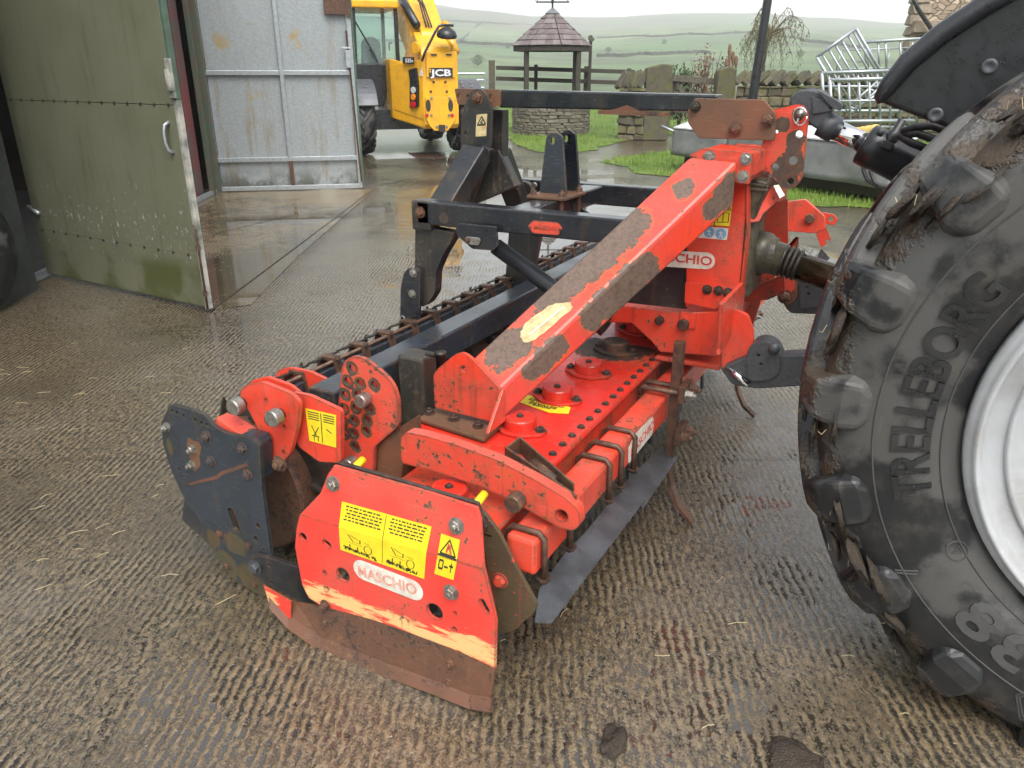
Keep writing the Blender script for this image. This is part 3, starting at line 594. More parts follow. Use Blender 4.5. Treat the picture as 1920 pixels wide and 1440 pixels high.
# post and rail fence behind the well
FD = 21.5
fe = thing('rail_fence', PD(1010, 200, FD)*1, 'dark timber post and rail fence behind the well', 'fence')
for u, y0, w_ in ((922, 113, .16), (1005, 121, .09), (1100, 124, .12), (1180, 128, .10)):
    p = PD(u, y0, FD); B().bar((p.x, p.y, -.1), p, w_, w_, FH).ob('post', 'timber_grey' if u == 922 else 'timber_dark', fe, bevel=.01)
for (a, b) in (((930, 127), (1190, 135)), ((930, 147), (1190, 156)), ((930, 192), (1230, 207))): B().bar(PD(*a, FD-.1), PD(*b, FD-.1), .05, .10).ob('rail', 'timber_dark', fe, bevel=.006)
sg = thing('finger_post', PD(1105, 200, FD-.4), 'slim wooden footpath post with a small pointer board beside the well', 'signpost')
B().bar(V((*PD(1106, 130, FD-.4).xy, 0)), PD(1108, 66, FD-.4), .075, .075, FH).ob('post', 'timber_dark', sg, bevel=.006)
B().prism([PD(1103, 67, FD-.46), PD(1113, 70, FD-.46), PD(1115, 75, FD-.46), PD(1111, 78, FD-.46), PD(1103, 75, FD-.46)], FH*.03).ob('pointer_board', 'timber_grey', sg)
fg = thing('field_gate', PD(885, 160, 24), 'galvanised tubular field gate behind the telehandler', 'gate')
b = B(); b.tube([PD(780, 138, 24), PD(910, 138, 24)], .03, 8); b.ob('top_rail', 'galvanised', fg)
for y in (150, 164): B().tube([PD(780, y, 24), PD(908, y, 24)], .022, 8).ob('rail', 'galvanised', fg)
B().tube([PD(909, 137, 24), PD(909, 180, 24)], .03, 8).ob('stile', 'galvanised', fg)
# gate piers and dry stone wall with slanted coping
def slab(par, p, w_, h, dep, mat='wall_stone', name='gate_pier'):
    random.seed(int(w_*100)); j = lambda k=.03: random.uniform(-k, k)
    P = [p+RT*(-w_/2+j())+FH*(-dep/2), p+RT*(w_/2+j())+FH*(-dep/2), p+RT*(w_/2+j())+FH*(-dep/2+j())+EZ*(h*.5), p+RT*(w_*.5-.02+j())+FH*(-dep/2)+EZ*(h-.05+j()), p+RT*(w_*.1)+FH*(-dep/2)+EZ*(h+j()), p+RT*(-w_*.46+j())+FH*(-dep/2)+EZ*(h-.07+j()), p+RT*(-w_*.5+j())+FH*(-dep/2)+EZ*(h*.5)]
    return B().prism(P, FH*dep).ob(name, mat, par, bevel=.035, seg=3)
p1 = PZ(1160, 262, 0); p2 = PZ(1205, 264, 0)
w1 = thing('stone_wall', p1, 'mossy short stone wall end with an upright slab pier at the wicket gate', 'stone wall', 'dry stone walls')
stone_wall(w1, p1-RT*.05, p2, 1.12, .5, .16)
for k in range(6): stn(w1, p1+(p2-p1)*((k+.3)/6)+EZ*1.28+FH*.2, RT, .12, .38, .40, 'coping_stone', 'coping_stone', tilt=.5)
slab(w1, PZ(1228, 264, 0)+FH*.15, .62, 1.62, .26, 'pier_stone', 'slab')
p3, p4 = PZ(1372, 258, 0), PZ(1760, 268, 0)
w2 = thing('stone_wall', (p3+p4)/2, 'long dry stone wall with slanted coping stones behind the metal hurdles', 'stone wall', 'dry stone walls')
stone_wall(w2, p3, p4, 1.15, .5, .17)
slab(w2, PZ(1352, 260, 0)+FH*.1, .42, 1.55, .30, 'pier_stone', 'slab')
L = (p4-p3).length; s = .1
while s < L:
    l = random.uniform(.14, .22); stn(w2, p3+(p4-p3)*(s/L)+EZ*(1.15+.16)+FH*.2, RT, l*.8, .42, random.uniform(.32, .45), 'coping_stone', 'coping_stone', tilt=.85); s += l*1.25
wg = thing('wicket_gate', PD(1290, 200, 19.2), 'weathered timber wicket gate between the stone piers', 'gate')
for (a, b, h_) in (((1262, 146), (1345, 154), .14), ((1262, 176), (1345, 180), .10), ((1262, 206), (1345, 208), .10)): B().bar(PD(*a, 19.2), PD(*b, 19.2), .05, h_).ob('rail', 'timber_grey', wg, bevel=.006)
B().bar(PD(1266, 150, 19.25), PD(1300, 205, 19.25), .04, .09).ob('brace', 'timber_grey', wg)
for u in (1262, 1343): B().bar(PD(u, 138, 19.3), PD(u, 215, 19.3), .09, .07, FH).ob('stile', 'timber_dark', wg)
# leaning lamp post
lp = thing('lamp_post', V((*PD(1400, 250, 17.0).xy, 0)), 'slim black lamp post leaning in front of the stone wall', 'lamp post')
B().tube([PD(1399, 262, 17.0), PD(1411, 185, 17.0), PD(1441, -10, 17.0), PD(1470, -190, 17.0)], [.10, .095, .085, .06], 14).ob('pole', 'gloss_black', lp, smooth=True)
B().lathe(PD(1399, 262, 17.0)*1, EZ, [(-.05, .16), (.06, .16), (.10, .11)], 16).ob('base', 'gloss_black', lp)
# weeping tree
tr = thing('weeping_tree', V((*PD(1432, 130, 24).xy, 0)), 'small bare weeping tree with drooping twigs behind the wall', 'tree')
tp = [PD(1427, 190, 24), PD(1430, 120, 24), PD(1437, 85, 24), PD(1444, 60, 24)]
tb = B().tube(tp, [.09, .07, .055, .03], 8); random.seed(5); tw = B(); lfv, lff = [], []
for k in range(26):
    a = random.random()*6.28; st = tp[2].lerp(tp[3], random.random()); l = random.uniform(.35, 1.15); hgt = random.uniform(.15, .75); out = RT*math.cos(a)+FH*math.sin(a); pts = []
    drop = random.uniform(.3, 1.1)
    for i in range(9):
        t = i/8; pts.append(st+out*(l*(t**.8))+EZ*(hgt*math.sin(min(t, .62)/.62*math.pi/2)-drop*max(0, t-.45)**1.5*2.2)+V((random.uniform(-.03, .03), random.uniform(-.03, .03), 0)))
    (tb if k < 7 else tw).tube(pts, [.017*(1-.8*i/8) for i in range(9)], 5, cap=False)
    for q in pts[3:]:
        for _ in range(2):
            e = V((random.uniform(-.2, .2), random.uniform(-.2, .2), -random.uniform(.2, .55))); tw.tube([q, q+e*.5+V((.03, 0, 0)), q+e], [.0045, .004, .003], 3, cap=False)
            for _ in range(5):
                c = q+e*random.random(); u_ = V((random.uniform(-1, 1), random.uniform(-1, 1), random.uniform(-1, 1)))*.028; v_ = u_.orthogonal()*.6; m = len(lfv); lfv += [c-u_, c+v_, c+u_]; lff.append((m, m+1, m+2))
tb.ob('trunk', 'bark', tr, smooth=True); cr = tw.ob('crown', 'twig', tr); mk('leaves', lfv, lff, 'leaf_green', cr, fix=False)
# shrubs and seed heads behind the gate
def shrub(name, label, u, y0, y1, w_, mats, dist, n=420, ls=.05, cat='bush'):
    c = PD(u, y1, dist); t = thing(name, (c.x, c.y, 0), label, cat); H = PD(u, y0, dist).z; random.seed(u); st = B()
    for k in range(16):
        a = random.random()*6.28; e = V((c.x, c.y, 0))+V((math.cos(a)*w_*.5*random.random(), math.sin(a)*w_*.5*random.random(), H*random.uniform(.7, 1))); st.tube([V((c.x, c.y, 0)), V((c.x, c.y, 0)).lerp(e, .5)+V((random.uniform(-.1, .1), 0, .1)), e], [.018, .012, .004], 4, cap=False)
    st.ob('stem', 'bark', t)
    for mt in mats:
        vv, ff = [], []
        for k in range(n):
            a = random.random()*6.28; r = math.sqrt(random.random())*w_*.5; h = random.random()**.7; cl = .75+.5*mnoise.noise(V((a*2, h*5, u)))
            p = V((c.x+math.cos(a)*r*cl*(1.15-.7*h), c.y+math.sin(a)*r*cl*(1.15-.7*h), .15+h*(H-.15)*cl+.05)); m = len(vv)
            u_ = V((random.gauss(0, 1), random.gauss(0, 1), random.gauss(0, 1))).normalized()*ls; v_ = u_.orthogonal().normalized()*ls*.55; vv += [p-u_, p+v_, p+u_, p-v_]; ff.append((m, m+1, m+2, m+3))
        mk('foliage', vv, ff, mats and mt, t, fix=False)
shrub('bush', 'reddish brown autumn bush behind the wicket gate', 1312, 92, 200, 1.05, ('leaf_brown',), 21.5, 900, .04)
shrub('bush', 'low green bush behind the wicket gate left of the brown one', 1275, 118, 200, 1.2, ('leaf_dark', 'leaf_green'), 22.0, 700, .05)
shrub('bush', 'small green bush just left of the second stone pier', 1348, 108, 200, .7, ('leaf_green', 'leaf_dark'), 22.5, 350, .05)
sh = thing('seed_heads', V((*PD(1372, 200, 22).xy, 0)), 'tall dry brown seed heads behind the second stone pier', 'plant')
for u, y in ((1368, 82), (1374, 95), (1380, 104), (1362, 108)): B().tube([V((*PD(u, 200, 22).xy, 0)), PD(u, 130, 22), PD(u, y+14, 22), PD(u+1, y+4, 22), PD(u, y, 22)], [.01, .012, .05, .045, .01], 7).ob('spike', 'leaf_brown', sh)
def hedge_tree(u, v, px, label, mat):
    th_ = hit(u, v); tt = thing('hedge_tree', th_, label, 'tree', 'trees out on the hillside'); ks = (th_-CAM).length/FPX*px; random.seed(u); vv, ff = [], []
    B().tube([th_-EZ, th_+EZ*ks*.5], ks*.06, 6).ob('trunk', 'bark', tt)
    for k in range(1300):
        a, r, h = random.random()*6.28, random.random()**.5, random.random(); s_ = math.sqrt(max(0, 1-(2*h-1)**2))*(1+.7*mnoise.noise(V((a*1.6, h*4, u)))); p = th_+V((math.cos(a)*r*s_*ks, math.sin(a)*r*s_*ks, .3+h*ks*1.4)); m = len(vv); u_ = V((random.gauss(0, 1), random.gauss(0, 1), random.gauss(0, 1))).normalized()*ks*.06; v_ = u_.orthogonal(); vv += [p-u_, p+v_, p+u_]; ff.append((m, m+1, m+2))
    mk('crown', vv, ff, mat, tt, fix=False)
hedge_tree(896, 124, 11, 'hazy grey green tree out in the field left of the well', 'leaf_dark')
hedge_tree(952, 92, 5, 'tiny dark tree by the field wall left of the well roof', 'leaf_dark')
hedge_tree(1140, 100, 6, 'tiny dark tree in the valley just right of the finger post', 'leaf_dark')
hedge_tree(1245, 84, 5, 'small tree halfway up the hill above the wicket gate', 'leaf_dark')
hedge_tree(1500, 108, 7, 'low hazy tree above the wall just left of the hurdles', 'leaf_dark')
# ------------------------------------------------------------------ stone house at the right
hd = 23.0; ha, hb_ = PD(1714, 0, hd), PD(2150, 0, hd); hx = RT*1; e0 = V((ha.x+.05, ha.y, 0)); Hh = 8
house = thing('stone_house', e0+RT*3, 'rubble stone house with a dark downpipe at the upper right', 'house')
wz0, wz1 = PD(1711, 130, hd).z, PD(1711, 62, hd).z; wx0 = (PD(1712, 100, hd)-e0).dot(RT); wx1 = (PD(1734, 100, hd)-e0).dot(RT)
outer = [e0, e0+RT*8, e0+RT*8+EZ*Hh, e0+EZ*Hh]; win = [e0+RT*wx0+EZ*(wz0-.2), e0+RT*wx1+EZ*(wz0-.2), e0+RT*wx1+EZ*wz1, e0+RT*wx0+EZ*wz1]
dv_ = ray(1716, 130); dv_ = V((dv_.x, dv_.y, 0)).normalized()
B().prism(outer, dv_*.5, [win]).ob('wall', 'rubble_wall', house); B().prism([e0+dv_*.49+RT*.02, e0+dv_*.49+RT*8, e0+dv_*6+RT*8, e0+dv_*6+RT*.02], EZ*Hh).ob('wall', 'rubble_wall', house)
wn = B().prism([p+FH*.22 for p in win], FH*.04).ob('window', 'gloss_black', house)
B().bar(e0+RT*(wx0-.18)+EZ*(wz1+.16)-FH*.02, e0+RT*(wx1+.25)+EZ*(wz1+.16)-FH*.02, .3, .30).ob('lintel', 'quoin_stone', house, bevel=.02)
random.seed(4); z = 0
while z < Hh:
    h = random.uniform(.22, .36); l = random.uniform(.28, .55); stn(house, e0+RT*(l/2-.03)+FH*.16+EZ*(z+h/2), RT, l, .42, h*.97, 'quoin_stone', 'quoin'); z += h
B().tube([PD(1708, -14, hd-.35), PD(1722, 18, hd-.35), PD(1750, 60, hd-.35), PD(1750, 80, hd-.3), PD(1749, 150, hd-.3)], .055, 10).ob('downpipe', 'gloss_black', house, smooth=True)
# ------------------------------------------------------------------ galvanised hurdles
def hurdle(label, dist, frame, bars, r=.030, dd=0.0, rb=.021):
    t = thing('metal_hurdle', V((*PD(*frame[0], dist).xy, 0)), label, 'hurdle', 'galvanised hurdles stacked by the wall')
    for a, b in frame_pairs(frame): B().tube([PD(*a, dist), PD(*b, dist+dd)], r, 8).ob('frame_tube', 'galvanised', t, smooth=True)
    for a, b in bars: B().tube([PD(*a, dist+.02), PD(*b, dist+.02+dd*.5)], rb, 8).ob('bar', 'galvanised', t, smooth=True)
def frame_pairs(f): return list(zip(f, f[1:]+f[:1]))
def lerp2(a, b, t): return (a[0]+(b[0]-a[0])*t, a[1]+(b[1]-a[1])*t)
A, Bq, Cq, Dq = (1531, 107), (1605, 53), (1668, 163), (1592, 210)
hurdle('galvanised hurdle tipped up on its corner, highest of the pile', 15.6, [A, Bq, Cq, Dq], [(lerp2(A, Bq, t), lerp2(Dq, Cq, t)) for t in (.13, .30, .46, .62, .79, .92)])
A, Bq, Cq, Dq = (1541, 137), (1705, 131), (1712, 208), (1584, 208)
hurdle('galvanised hurdle standing upright in front of the tipped one', 15.0, [A, Bq, Cq, (1545, 208)], [(lerp2(A, Bq, t), lerp2((1545, 240), (1712, 240), t)) for t in (.08, .19, .30, .41, .52, .63, .74, .85, .96)]+[((1540, 162), (1700, 162)), ((1545, 238), (1700, 238))])
A, Bq = (1622, 79), (1775, 69)
hurdle('galvanised hurdle behind the others reaching towards the stone house', 17.5, [A, Bq, (1775, 132), (1625, 132)], [(lerp2(A, Bq, t), lerp2((1625, 132), (1775, 132), t)) for t in (.02, .16, .25, .43, .58, .66, .8)])
hurdle('low galvanised hurdle leaning diagonally within the pile', 14.6, [(1586, 205), (1650, 148), (1664, 150), (1600, 212)], [((1592, 200), (1606, 206)), ((1610, 184), (1622, 192)), ((1630, 166), (1642, 174))], .02)
hurdle('tall looped galvanised gate frame farthest back among the hurdles', 18.2, [(1568, 130), (1578, 95), (1716, 89), (1712, 126)], [((1610, 118), (1640, 96)), ((1662, 125), (1668, 98))], .014, rb=.012)
A, Bq = (1556, 150), (1716, 146)
hurdle('galvanised hurdle nearest the mower at the foot of the pile', 14.2, [A, Bq, (1716, 226), (1560, 228)], [(lerp2(A, Bq, t), lerp2((1560, 228), (1716, 226), t)) for t in (.1, .22, .34, .46, .58, .7, .82, .92)]+[((1558, 190), (1716, 187))])
sp = thing('slat_pile', PZ(1600, 250, 0), 'pile of weathered grey slats lying below the hurdles', 'timber pile')
for k in range(8): B().bar(PD(1562+k*3, 213+k*3.2, 14.9-k*.04), PD(1640+k*1.5, 236+k*1.2, 14.5-k*.04), .05, .045).ob('slat', 'timber_grey', sp)
# ------------------------------------------------------------------ covered disc mower
ma_, mb_ = PZ(1262, 292, .22), PZ(1672, 352, .22); md = (mb_-ma_).normalized(); mn = V((md.y, -md.x, 0))
if mn.dot(CAM-ma_) < 0: mn = -mn
mw = thing('disc_mower', ((ma_+mb_)/2).xy.to_3d(), 'disc mower under grey tarpaulin skirts with white top on the verge', 'mower')
L = (mb_-ma_).length; random.seed(2)
def skirt(s0, s1, zt0, zt1, zb, dep):
    vv, ff, n = [], [], 40
    for i in range(n+1):
        t = i/n; s = s0+(s1-s0)*t
        for j in range(7):
            q = j/6; z = zb+(zt0+(zt1-zt0)*t-zb)*(1-q); o = .035*mnoise.noise(V((s*3, q*2, 1)))*(.3+q)+.03*q+.02*math.sin(s*7)*q
            vv.append(ma_.xy.to_3d()+md*s+mn*o+EZ*z)
    for i in range(n):
        for j in range(6): a = i*7+j; ff.append((a, a+1, a+8, a+7))
    o = mk('tarpaulin_skirt', vv, ff, 'tarp', mw, smooth=True); m = o.modifiers.new('s', 'SOLIDIFY'); m.thickness = .008
ztl, ztr = PL(1262, 240, ma_, mn).z, PL(1640, 272, ma_, mn).z
skirt(-.02, L*.30, ztl, ztl, .24, .9); skirt(L*.30+.01, L, ztr, ztr, .20, .9)
for s0, s1, z, nm in ((-.02, L*.30, ztl, 'top_cover'), (L*.30+.01, L, ztr, 'top_cover')):
    c0 = ma_.xy.to_3d(); B().prism([c0+md*s0+EZ*z+mn*.02, c0+md*s1+EZ*z+mn*.02, c0+md*s1+EZ*(z+.10)-mn*.35, c0+md*s1+EZ*(z+.06)-mn*1.0, c0+md*s0+EZ*(z+.06)-mn*1.0, c0+md*s0+EZ*(z+.10)-mn*.35], EZ*.02).ob(nm, 'tarp_white', mw)
c0 = ma_.xy.to_3d(); B().prism([c0-mn*.15+md*.1+EZ*.06, c0+md*(L-.1)-mn*.15+EZ*.06, c0+md*(L-.1)-mn*.8+EZ*.06, c0+md*.1-mn*.8+EZ*.06], EZ*.25).ob('cutter_bar', 'dark_metal', mw)
B().tube([PL(1250, 236, ma_, mn)+mn*.1, PL(1266, 246, ma_, mn)+mn*.03], .02, 8).ob('handle', 'galvanised', mw, smooth=True)
hq = [PL(1540, 256, ma_-mn*.3, mn), PL(1590, 250, ma_-mn*.3, mn), PL(1645, 241, ma_-mn*.3, mn)]
B().tube([hq[0].lerp(hq[1], i/10) if i <= 10 else hq[1].lerp(hq[2], (i-10)/10) for i in range(21)], [.05+.008*(i % 2) for i in range(21)], 10).ob('yellow_sleeve', 'hose_yellow', mw, smooth=True)
for k in (0, 1): B().tube([PL(u+k*14, v+k*5, ma_+mn*.15, mn) for u, v in ((1622, 300), (1618, 318), (1626, 338), (1645, 350), (1665, 350))], .022, 8).ob('hydraulic_hose', 'hose', mw, smooth=True)
# drain grate in the yard
dg = thing('drain_grate', PZ(800, 290, 0), 'rusty drain grate set in the wet yard behind the telehandler', 'drain')
gp = [PZ(766, 287, 0), PZ(822, 285, 0), PZ(840, 296, 0), PZ(785, 298, 0)]
for k in range(8):
    t0 = k/8; a, b = gp[0].lerp(gp[1], t0+.02), gp[3].lerp(gp[2], t0+.02); B().bar(a+EZ*.006, b+EZ*.006, .03, .012).ob('grate_bar', 'rust', dg)
B().prism([p+EZ*.001 for p in gp], EZ*.002).ob('pit', 'gloss_black', dg)
# ------------------------------------------------------------------ lugged wheels (tractor and telehandler)
LUGM = {}
def lug_mesh(key, prof, hw, lh, side, mat, lw, tw_):
    """one moulded tread bar built about the axle (axis Y) at angle 0 = -X: from the crown over the shoulder and down the side wall.
    prof: (y fraction, radius) from crown to the bar's inner end"""
    if key in LUGM: return LUGM[key]
    rows = []; n = len(prof); nc = 5
    for i in range(nc*2): t = i/(nc*2-1); yf = -.06+t*(.84+.06); k = 0; r = prof[0][1]+(prof[1][1]-prof[0][1])*t**2; rows.append((yf, r, tw_*(1-t), 0.0, lh*(1-.1*t), lw*(1+.2*t)))
    (y1, r1), (y2, r2), (y3, r3), (y4, r4) = prof[2:6]
    rows += [(y1, r1, 0, .45, lh*.80, lw*1.45), (y2, r2, 0, 1.1, lh*.45, lw*1.7), (y3, r3, 0, 1.45, lh*.28, lw*1.6), (y4, r4, 0, 1.57, lh*.03, lw*.85)]
    vv, ff = [], []; N = len(rows)
    for (yf, r, a, tilt, hh, w_) in rows:
        nr, ny = math.cos(tilt), math.sin(tilt)
        for da, dh in ((-.60, -.02), (-.42, hh), (.42, hh), (.60, -.02)):
            rr = r+nr*dh; yy = yf*hw+ny*dh; an = a+da*w_/r; vv.append(V((-rr*math.cos(an), -side*yy, rr*math.sin(an))))
    for i in range(N-1):
        for k in range(4): a, b = i*4+k, i*4+(k+1) % 4; ff.append((a, b, b+4, a+4))
    ff += [(0, 1, 2, 3), tuple((N-1)*4+k for k in (3, 2, 1, 0))]
    me = bpy.data.meshes.new('lug'); me.from_pydata(vv, [], ff); bm = bmesh.new(); bm.from_mesh(me); bmesh.ops.recalc_face_normals(bm, faces=bm.faces); bm.to_mesh(me); bm.free()
    me.materials.append(MATS[mat]); LUGM[key] = me; return me
def wheel(par, name, c, ydir, R0, rr, hw, nl, lh, lw, mat, lugmat, rimmat, key, tw_=.36, rend=.82, flip=1, bev=0.0, sect=None, lprof=None):
    """ydir: outward axle direction in plan"""
    yd = V(ydir).normalized(); rot = Matrix.Rotation(math.atan2(yd.y, yd.x)+math.pi/2, 4, 'Z')
    wh = bpy.data.objects.new(name, None); link(wh, par, c); wh.empty_display_size = .1
    prof = sect or [(-.80, rr), (-.93, rr+.10*(R0-rr)), (-1.0, rr+.42*(R0-rr)), (-1.0, rr+.62*(R0-rr)), (-.95, rr+.84*(R0-rr)), (-.84, R0*.965), (-.5, R0*.992), (0, R0), (.5, R0*.992), (.84, R0*.965), (.95, rr+.84*(R0-rr)), (1.0, rr+.5*(R0-rr)), (.80, rr)]
    t = B().lathe(c, yd, [(-a*hw, r) for a, r in prof], 96, cap=False).ob('tyre', mat, wh, smooth=True)
    for s in (1, -1):
        me = lug_mesh((key, s), lprof or [(0, R0), (.84, R0*.965), (.93, rr+.88*(R0-rr)), (1.0, rr+.72*(R0-rr)), (1.01, rr+.58*(R0-rr)), (1.01, rr+.48*(R0-rr))], hw, lh, s, lugmat, lw, tw_*flip)
        for k in range(nl):
            o = bpy.data.objects.new('lug', me); link(o, wh, c)
            o.rotation_euler = (rot @ Matrix.Rotation((k+(0 if s > 0 else .5))*2*math.pi/nl, 4, 'Y')).to_euler()
            if bev: b = o.modifiers.new('b', 'BEVEL'); b.width = bev; b.segments = 2; b.limit_method = 'ANGLE'; b.angle_limit = R(30)
    o_ = hw
    rp_ = [(o_*.82, rr*1.02), (o_*.93, rr*1.005), (o_*.94, rr*.99)]
    for i in range(1, 41): q = i*.0115; rp_.append((o_*(.92-1.25*q+.115*math.sin(q*2*math.pi/.12)), rr*(.985-q)))
    rp_ += [(o_*.30, rr*.48), (o_*.34, rr*.12)]
    B().lathe(c, yd, rp_, 96).ob('rim', rimmat, wh, smooth=True)
    return wh
# ------------------------------------------------------------------ telehandler
O = PZ(775, 286, 0); fv = V((-.73, .68, 0)).normalized(); rv = V((fv.y, -fv.x, 0))
def T(a, b, z): return O+rv*a+fv*b+EZ*z
def TB(u, v, b): return PL(u, v, O+fv*b, fv)
Pc = TB(795, 240, -1.1); a0 = (Pc-O).dot(rv)
def TA(u, v, a=None): return PL(u, v, O+rv*(a0 if a is None else a), rv)
te = thing('telehandler', O, 'yellow telehandler parked with its rear towards the yard', 'telehandler')
for a, b in ((-1.0, 0), (1.0, 0), (-1.0, 2.75), (1.0, 2.75)):
    wheel(te, 'wheel', T(a, b, .62), rv*(1 if a > 0 else -1), .58, .33, .22, 15, .045, .075, 'tyre_rubber', 'tyre_rubber', 'jcb_yellow', 'tele', .40, .84)
plain('fender_grey', (.085, .092, .105), (.065, .07, .08), .4, 0, 6, .05)
def fender(a, b):
    vv, n = [], 14
    for i in range(n+1):
        an = R(24+126*i/n)
        for r in (.70, .735):
            for s in (-.27, .27): vv.append(T(a+s, b-r*math.cos(an), .60+r*math.sin(an)))
    ff = []
    for i in range(n):
        for p, q in ((0, 1), (1, 3), (3, 2), (2, 0)): ff.append((i*4+p, i*4+q, i*4+q+4, i*4+p+4))
    ff += [(0, 1, 3, 2), (n*4, n*4+2, n*4+3, n*4+1)]; return mk('fender', vv, ff, 'fender_grey', te, bevel=.01)
for a in (-1.0, 1.0):
    f_ = fender(a, 0)
    for s in (-.09, .09):
        for an in (55, 63): q = T(a+s, -.737*math.cos(R(an)), .60+.737*math.sin(R(an))); bolt(q, (-fv*math.cos(R(an))+EZ*math.sin(R(an))), .022, f_, 'bolt_zinc', 'rivet', stud=0)
hw_ = .66
flank = [(-1.10, 1.74), (-1.02, 1.86), (-.72, 2.02), (-.55, 2.12), (-.35, 2.05), (.55, 2.75), (1.5, 2.9), (1.5, 2.55), (.25, 1.82), (.45, 1.70), (1.1, 1.55), (1.3, 1.25), (1.3, .85), (.5, .52), (-1.0, .50), (-1.10, .58)]
B().prism([T(a0, b, z) for b, z in flank], rv*hw_).ob('rear_body', 'jcb_yellow', te, bevel=.03, seg=3)
q0, q1 = T(a0+.02, -1.095, 0), T(-.44, -.42, 0); fn_ = (q1-q0).cross(EZ).normalized()
if fn_.dot(CAM-q0) < 0: fn_ = -fn_
def TA(u, v, o=0.0): return PL(u, v, q0+fn_*o, fn_)
B().prism([T(a0+.02, -1.095, .52), T(-.44, -.42, .66), T(-.44, 1.2, .66), T(a0+.02, 1.2, .52)], EZ*1.02).ob('flank_panel', 'jcb_yellow', te, bevel=.02)
B().prism([q0+fn_*.012+EZ*.66, q0.lerp(q1, .93)+fn_*.012+EZ*.82, q0.lerp(q1, .93)+fn_*.012+EZ*1.58, q0+fn_*.012+EZ*1.66], fn_*-.02).ob('side_door', 'jcb_yellow', te, bevel=.006)
B().prism([T(-.75, -.2, .45), T(.75, -.2, .45), T(.75, 3.3, .45), T(-.75, 3.3, .45)], EZ*.35).ob('chassis', 'plastic_black', te)
bp = -1.115
def tq(name, mat, pix, off=0.0, th=.012, r=.012): pts = [TB(u, v, bp-off) for u, v in pix]; return B().prism(rnd(pts, r) if r else pts, fv*th).ob(name, mat, te, bevel=.003)
tq('counterweight', 'jcb_yellow', [(798, 182), (853, 182), (855, 222), (846, 236), (840, 245), (815, 245), (806, 236), (799, 222)], .03, .06)
tq('rear_hatch', 'jcb_yellow', [(799, 98), (854, 98), (853, 145), (800, 145)], .02, .03)
tq('name_plate', 'ink', [(804, 127), (849, 127), (849, 145), (804, 145)], .026, .006, 0)
e1, e2 = TB(809.5, 142.3, bp-.028), TB(846.5, 142.3, bp-.028); hgt = (TB(812, 130.5, bp-.028)-TB(812, 142.3, bp-.028)).length
text('JCB', 'lettering', 'white_paint', te, e1, rv, EZ, hgt, .004, .03, (e2-e1).length/textw('JCB', hgt))
for q in ((805, 129), (805, 133)): tq('lettering_square', 'jcb_yellow', [q, (q[0]+3, q[1]), (q[0]+3, q[1]+3), (q[0], q[1]+3)], .030, .003, 0)
for u in (803, 845): B().prism(ring(TB(u, 198, bp-.034), rv, EZ*2.3, .045, 20), fv*.006).ob('air_vent', 'ink', te)
for u in (814, 842): B().prism([TB(u-6, 101, bp-.045), TB(u+6, 101, bp-.045), TB(u+4, 104, bp-.045), TB(u-4, 104, bp-.045)], fv*.03).ob('hatch_grip', 'ink', te)
for u in (800, 848): bolt(TB(u, 216, bp-.035), -fv, .03, te, 'lens_red', 'reflector', ln=.015, flat=True)
for u, v in ((809, 184), (843, 184), (809, 216), (842, 216), (819, 238), (838, 238), (813, 154), (835, 154), (808, 172), (838, 172)): bolt(TB(u, v, bp-.036), -fv, .018, te, 'bolt_zinc' if v > 180 else 'bolt_dark', stud=0)
tq('hitch_jaw', 'dark_metal', [(823, 234), (835, 234), (835, 247), (823, 247)], .06, .05)
# tail light cluster on the flank
lc = B().prism([TA(u, v, .06) for u, v in ((765, 131), (779, 127), (783, 160), (783, 200), (768, 202), (768, 150))], fn_*-.05).ob('tail_light', 'plastic_black', te, bevel=.004)
for v, m in ((169, 'lens_clear'), (182, 'lens_amber'), (196, 'lens_red')): bolt(TA(775.5, v, .063), fn_, .055, lc, m, 'lamp', ln=.02, flat=True)
sp_ = B().prism([TA(u, v, .06) for u, v in ((755, 107), (776, 107), (776, 120), (755, 119))], fn_*-.01).ob('model_plate', 'ink', te)
e1 = TA(760, 117, .064); e2 = TA(771, 117, .064); hgt = (TA(762, 110, .064)-TA(762, 117, .064)).length
text('535', 'lettering', 'white_paint', sp_, e1, (q0-q1), EZ, hgt, .004, .02, (e2-e1).length/textw('535', hgt))
text('95', 'lettering', 'white_paint', sp_, TA(772, 116.5, .064), (q0-q1), EZ, hgt*.5, .004, .02, .8)
B().prism([TA(u, v, .02) for u, v in ((785, 142), (791, 124), (793, 143))], fn_*-.004).ob('warning_label', 'sticker_white', te)
# cab
cabL, cabR, cz0, cz1 = -1.0, -.20, 1.58, 2.52
def cq(pts, name, mat, th=.05): return B().prism(pts, rv*th).ob(name, mat, te, bevel=.008)
b0, b1 = .05, 1.55
for a, b in ((cabL, b0), (cabR, b0), (cabL, b1), (cabR, b1)): B().bar(T(a, b, 1.1), T(a*.96, b+(.05 if b == b0 else -.1), cz1), .07, .07, fv).ob('cab_pillar', 'plastic_black', te, bevel=.01)
B().prism([T(cabL-.03, b0-.03, .85), T(-.52, b0-.03, .85), T(-.30, b0-.03, 1.60), T(cabL-.03, b0-.03, 1.60)], fv*.08).ob('cab_panel', 'plastic_black', te, bevel=.015)
B().prism([T(cabL-.03, b0, .85), T(cabL-.03, b1, .85), T(cabL-.03, b1, 1.35), T(cabL-.03, b0, 1.58)], rv*.06).ob('cab_panel', 'plastic_black', te, bevel=.015)
B().prism(rnd([T(cabL+.04, b0+.02, cz0+.03), T(cabR-.04, b0+.02, cz0+.03), T(cabR-.04, b0+.05, cz1-.06), T(cabL+.04, b0+.05, cz1-.06)], .06), fv*.008).ob('rear_window', 'glass', te)
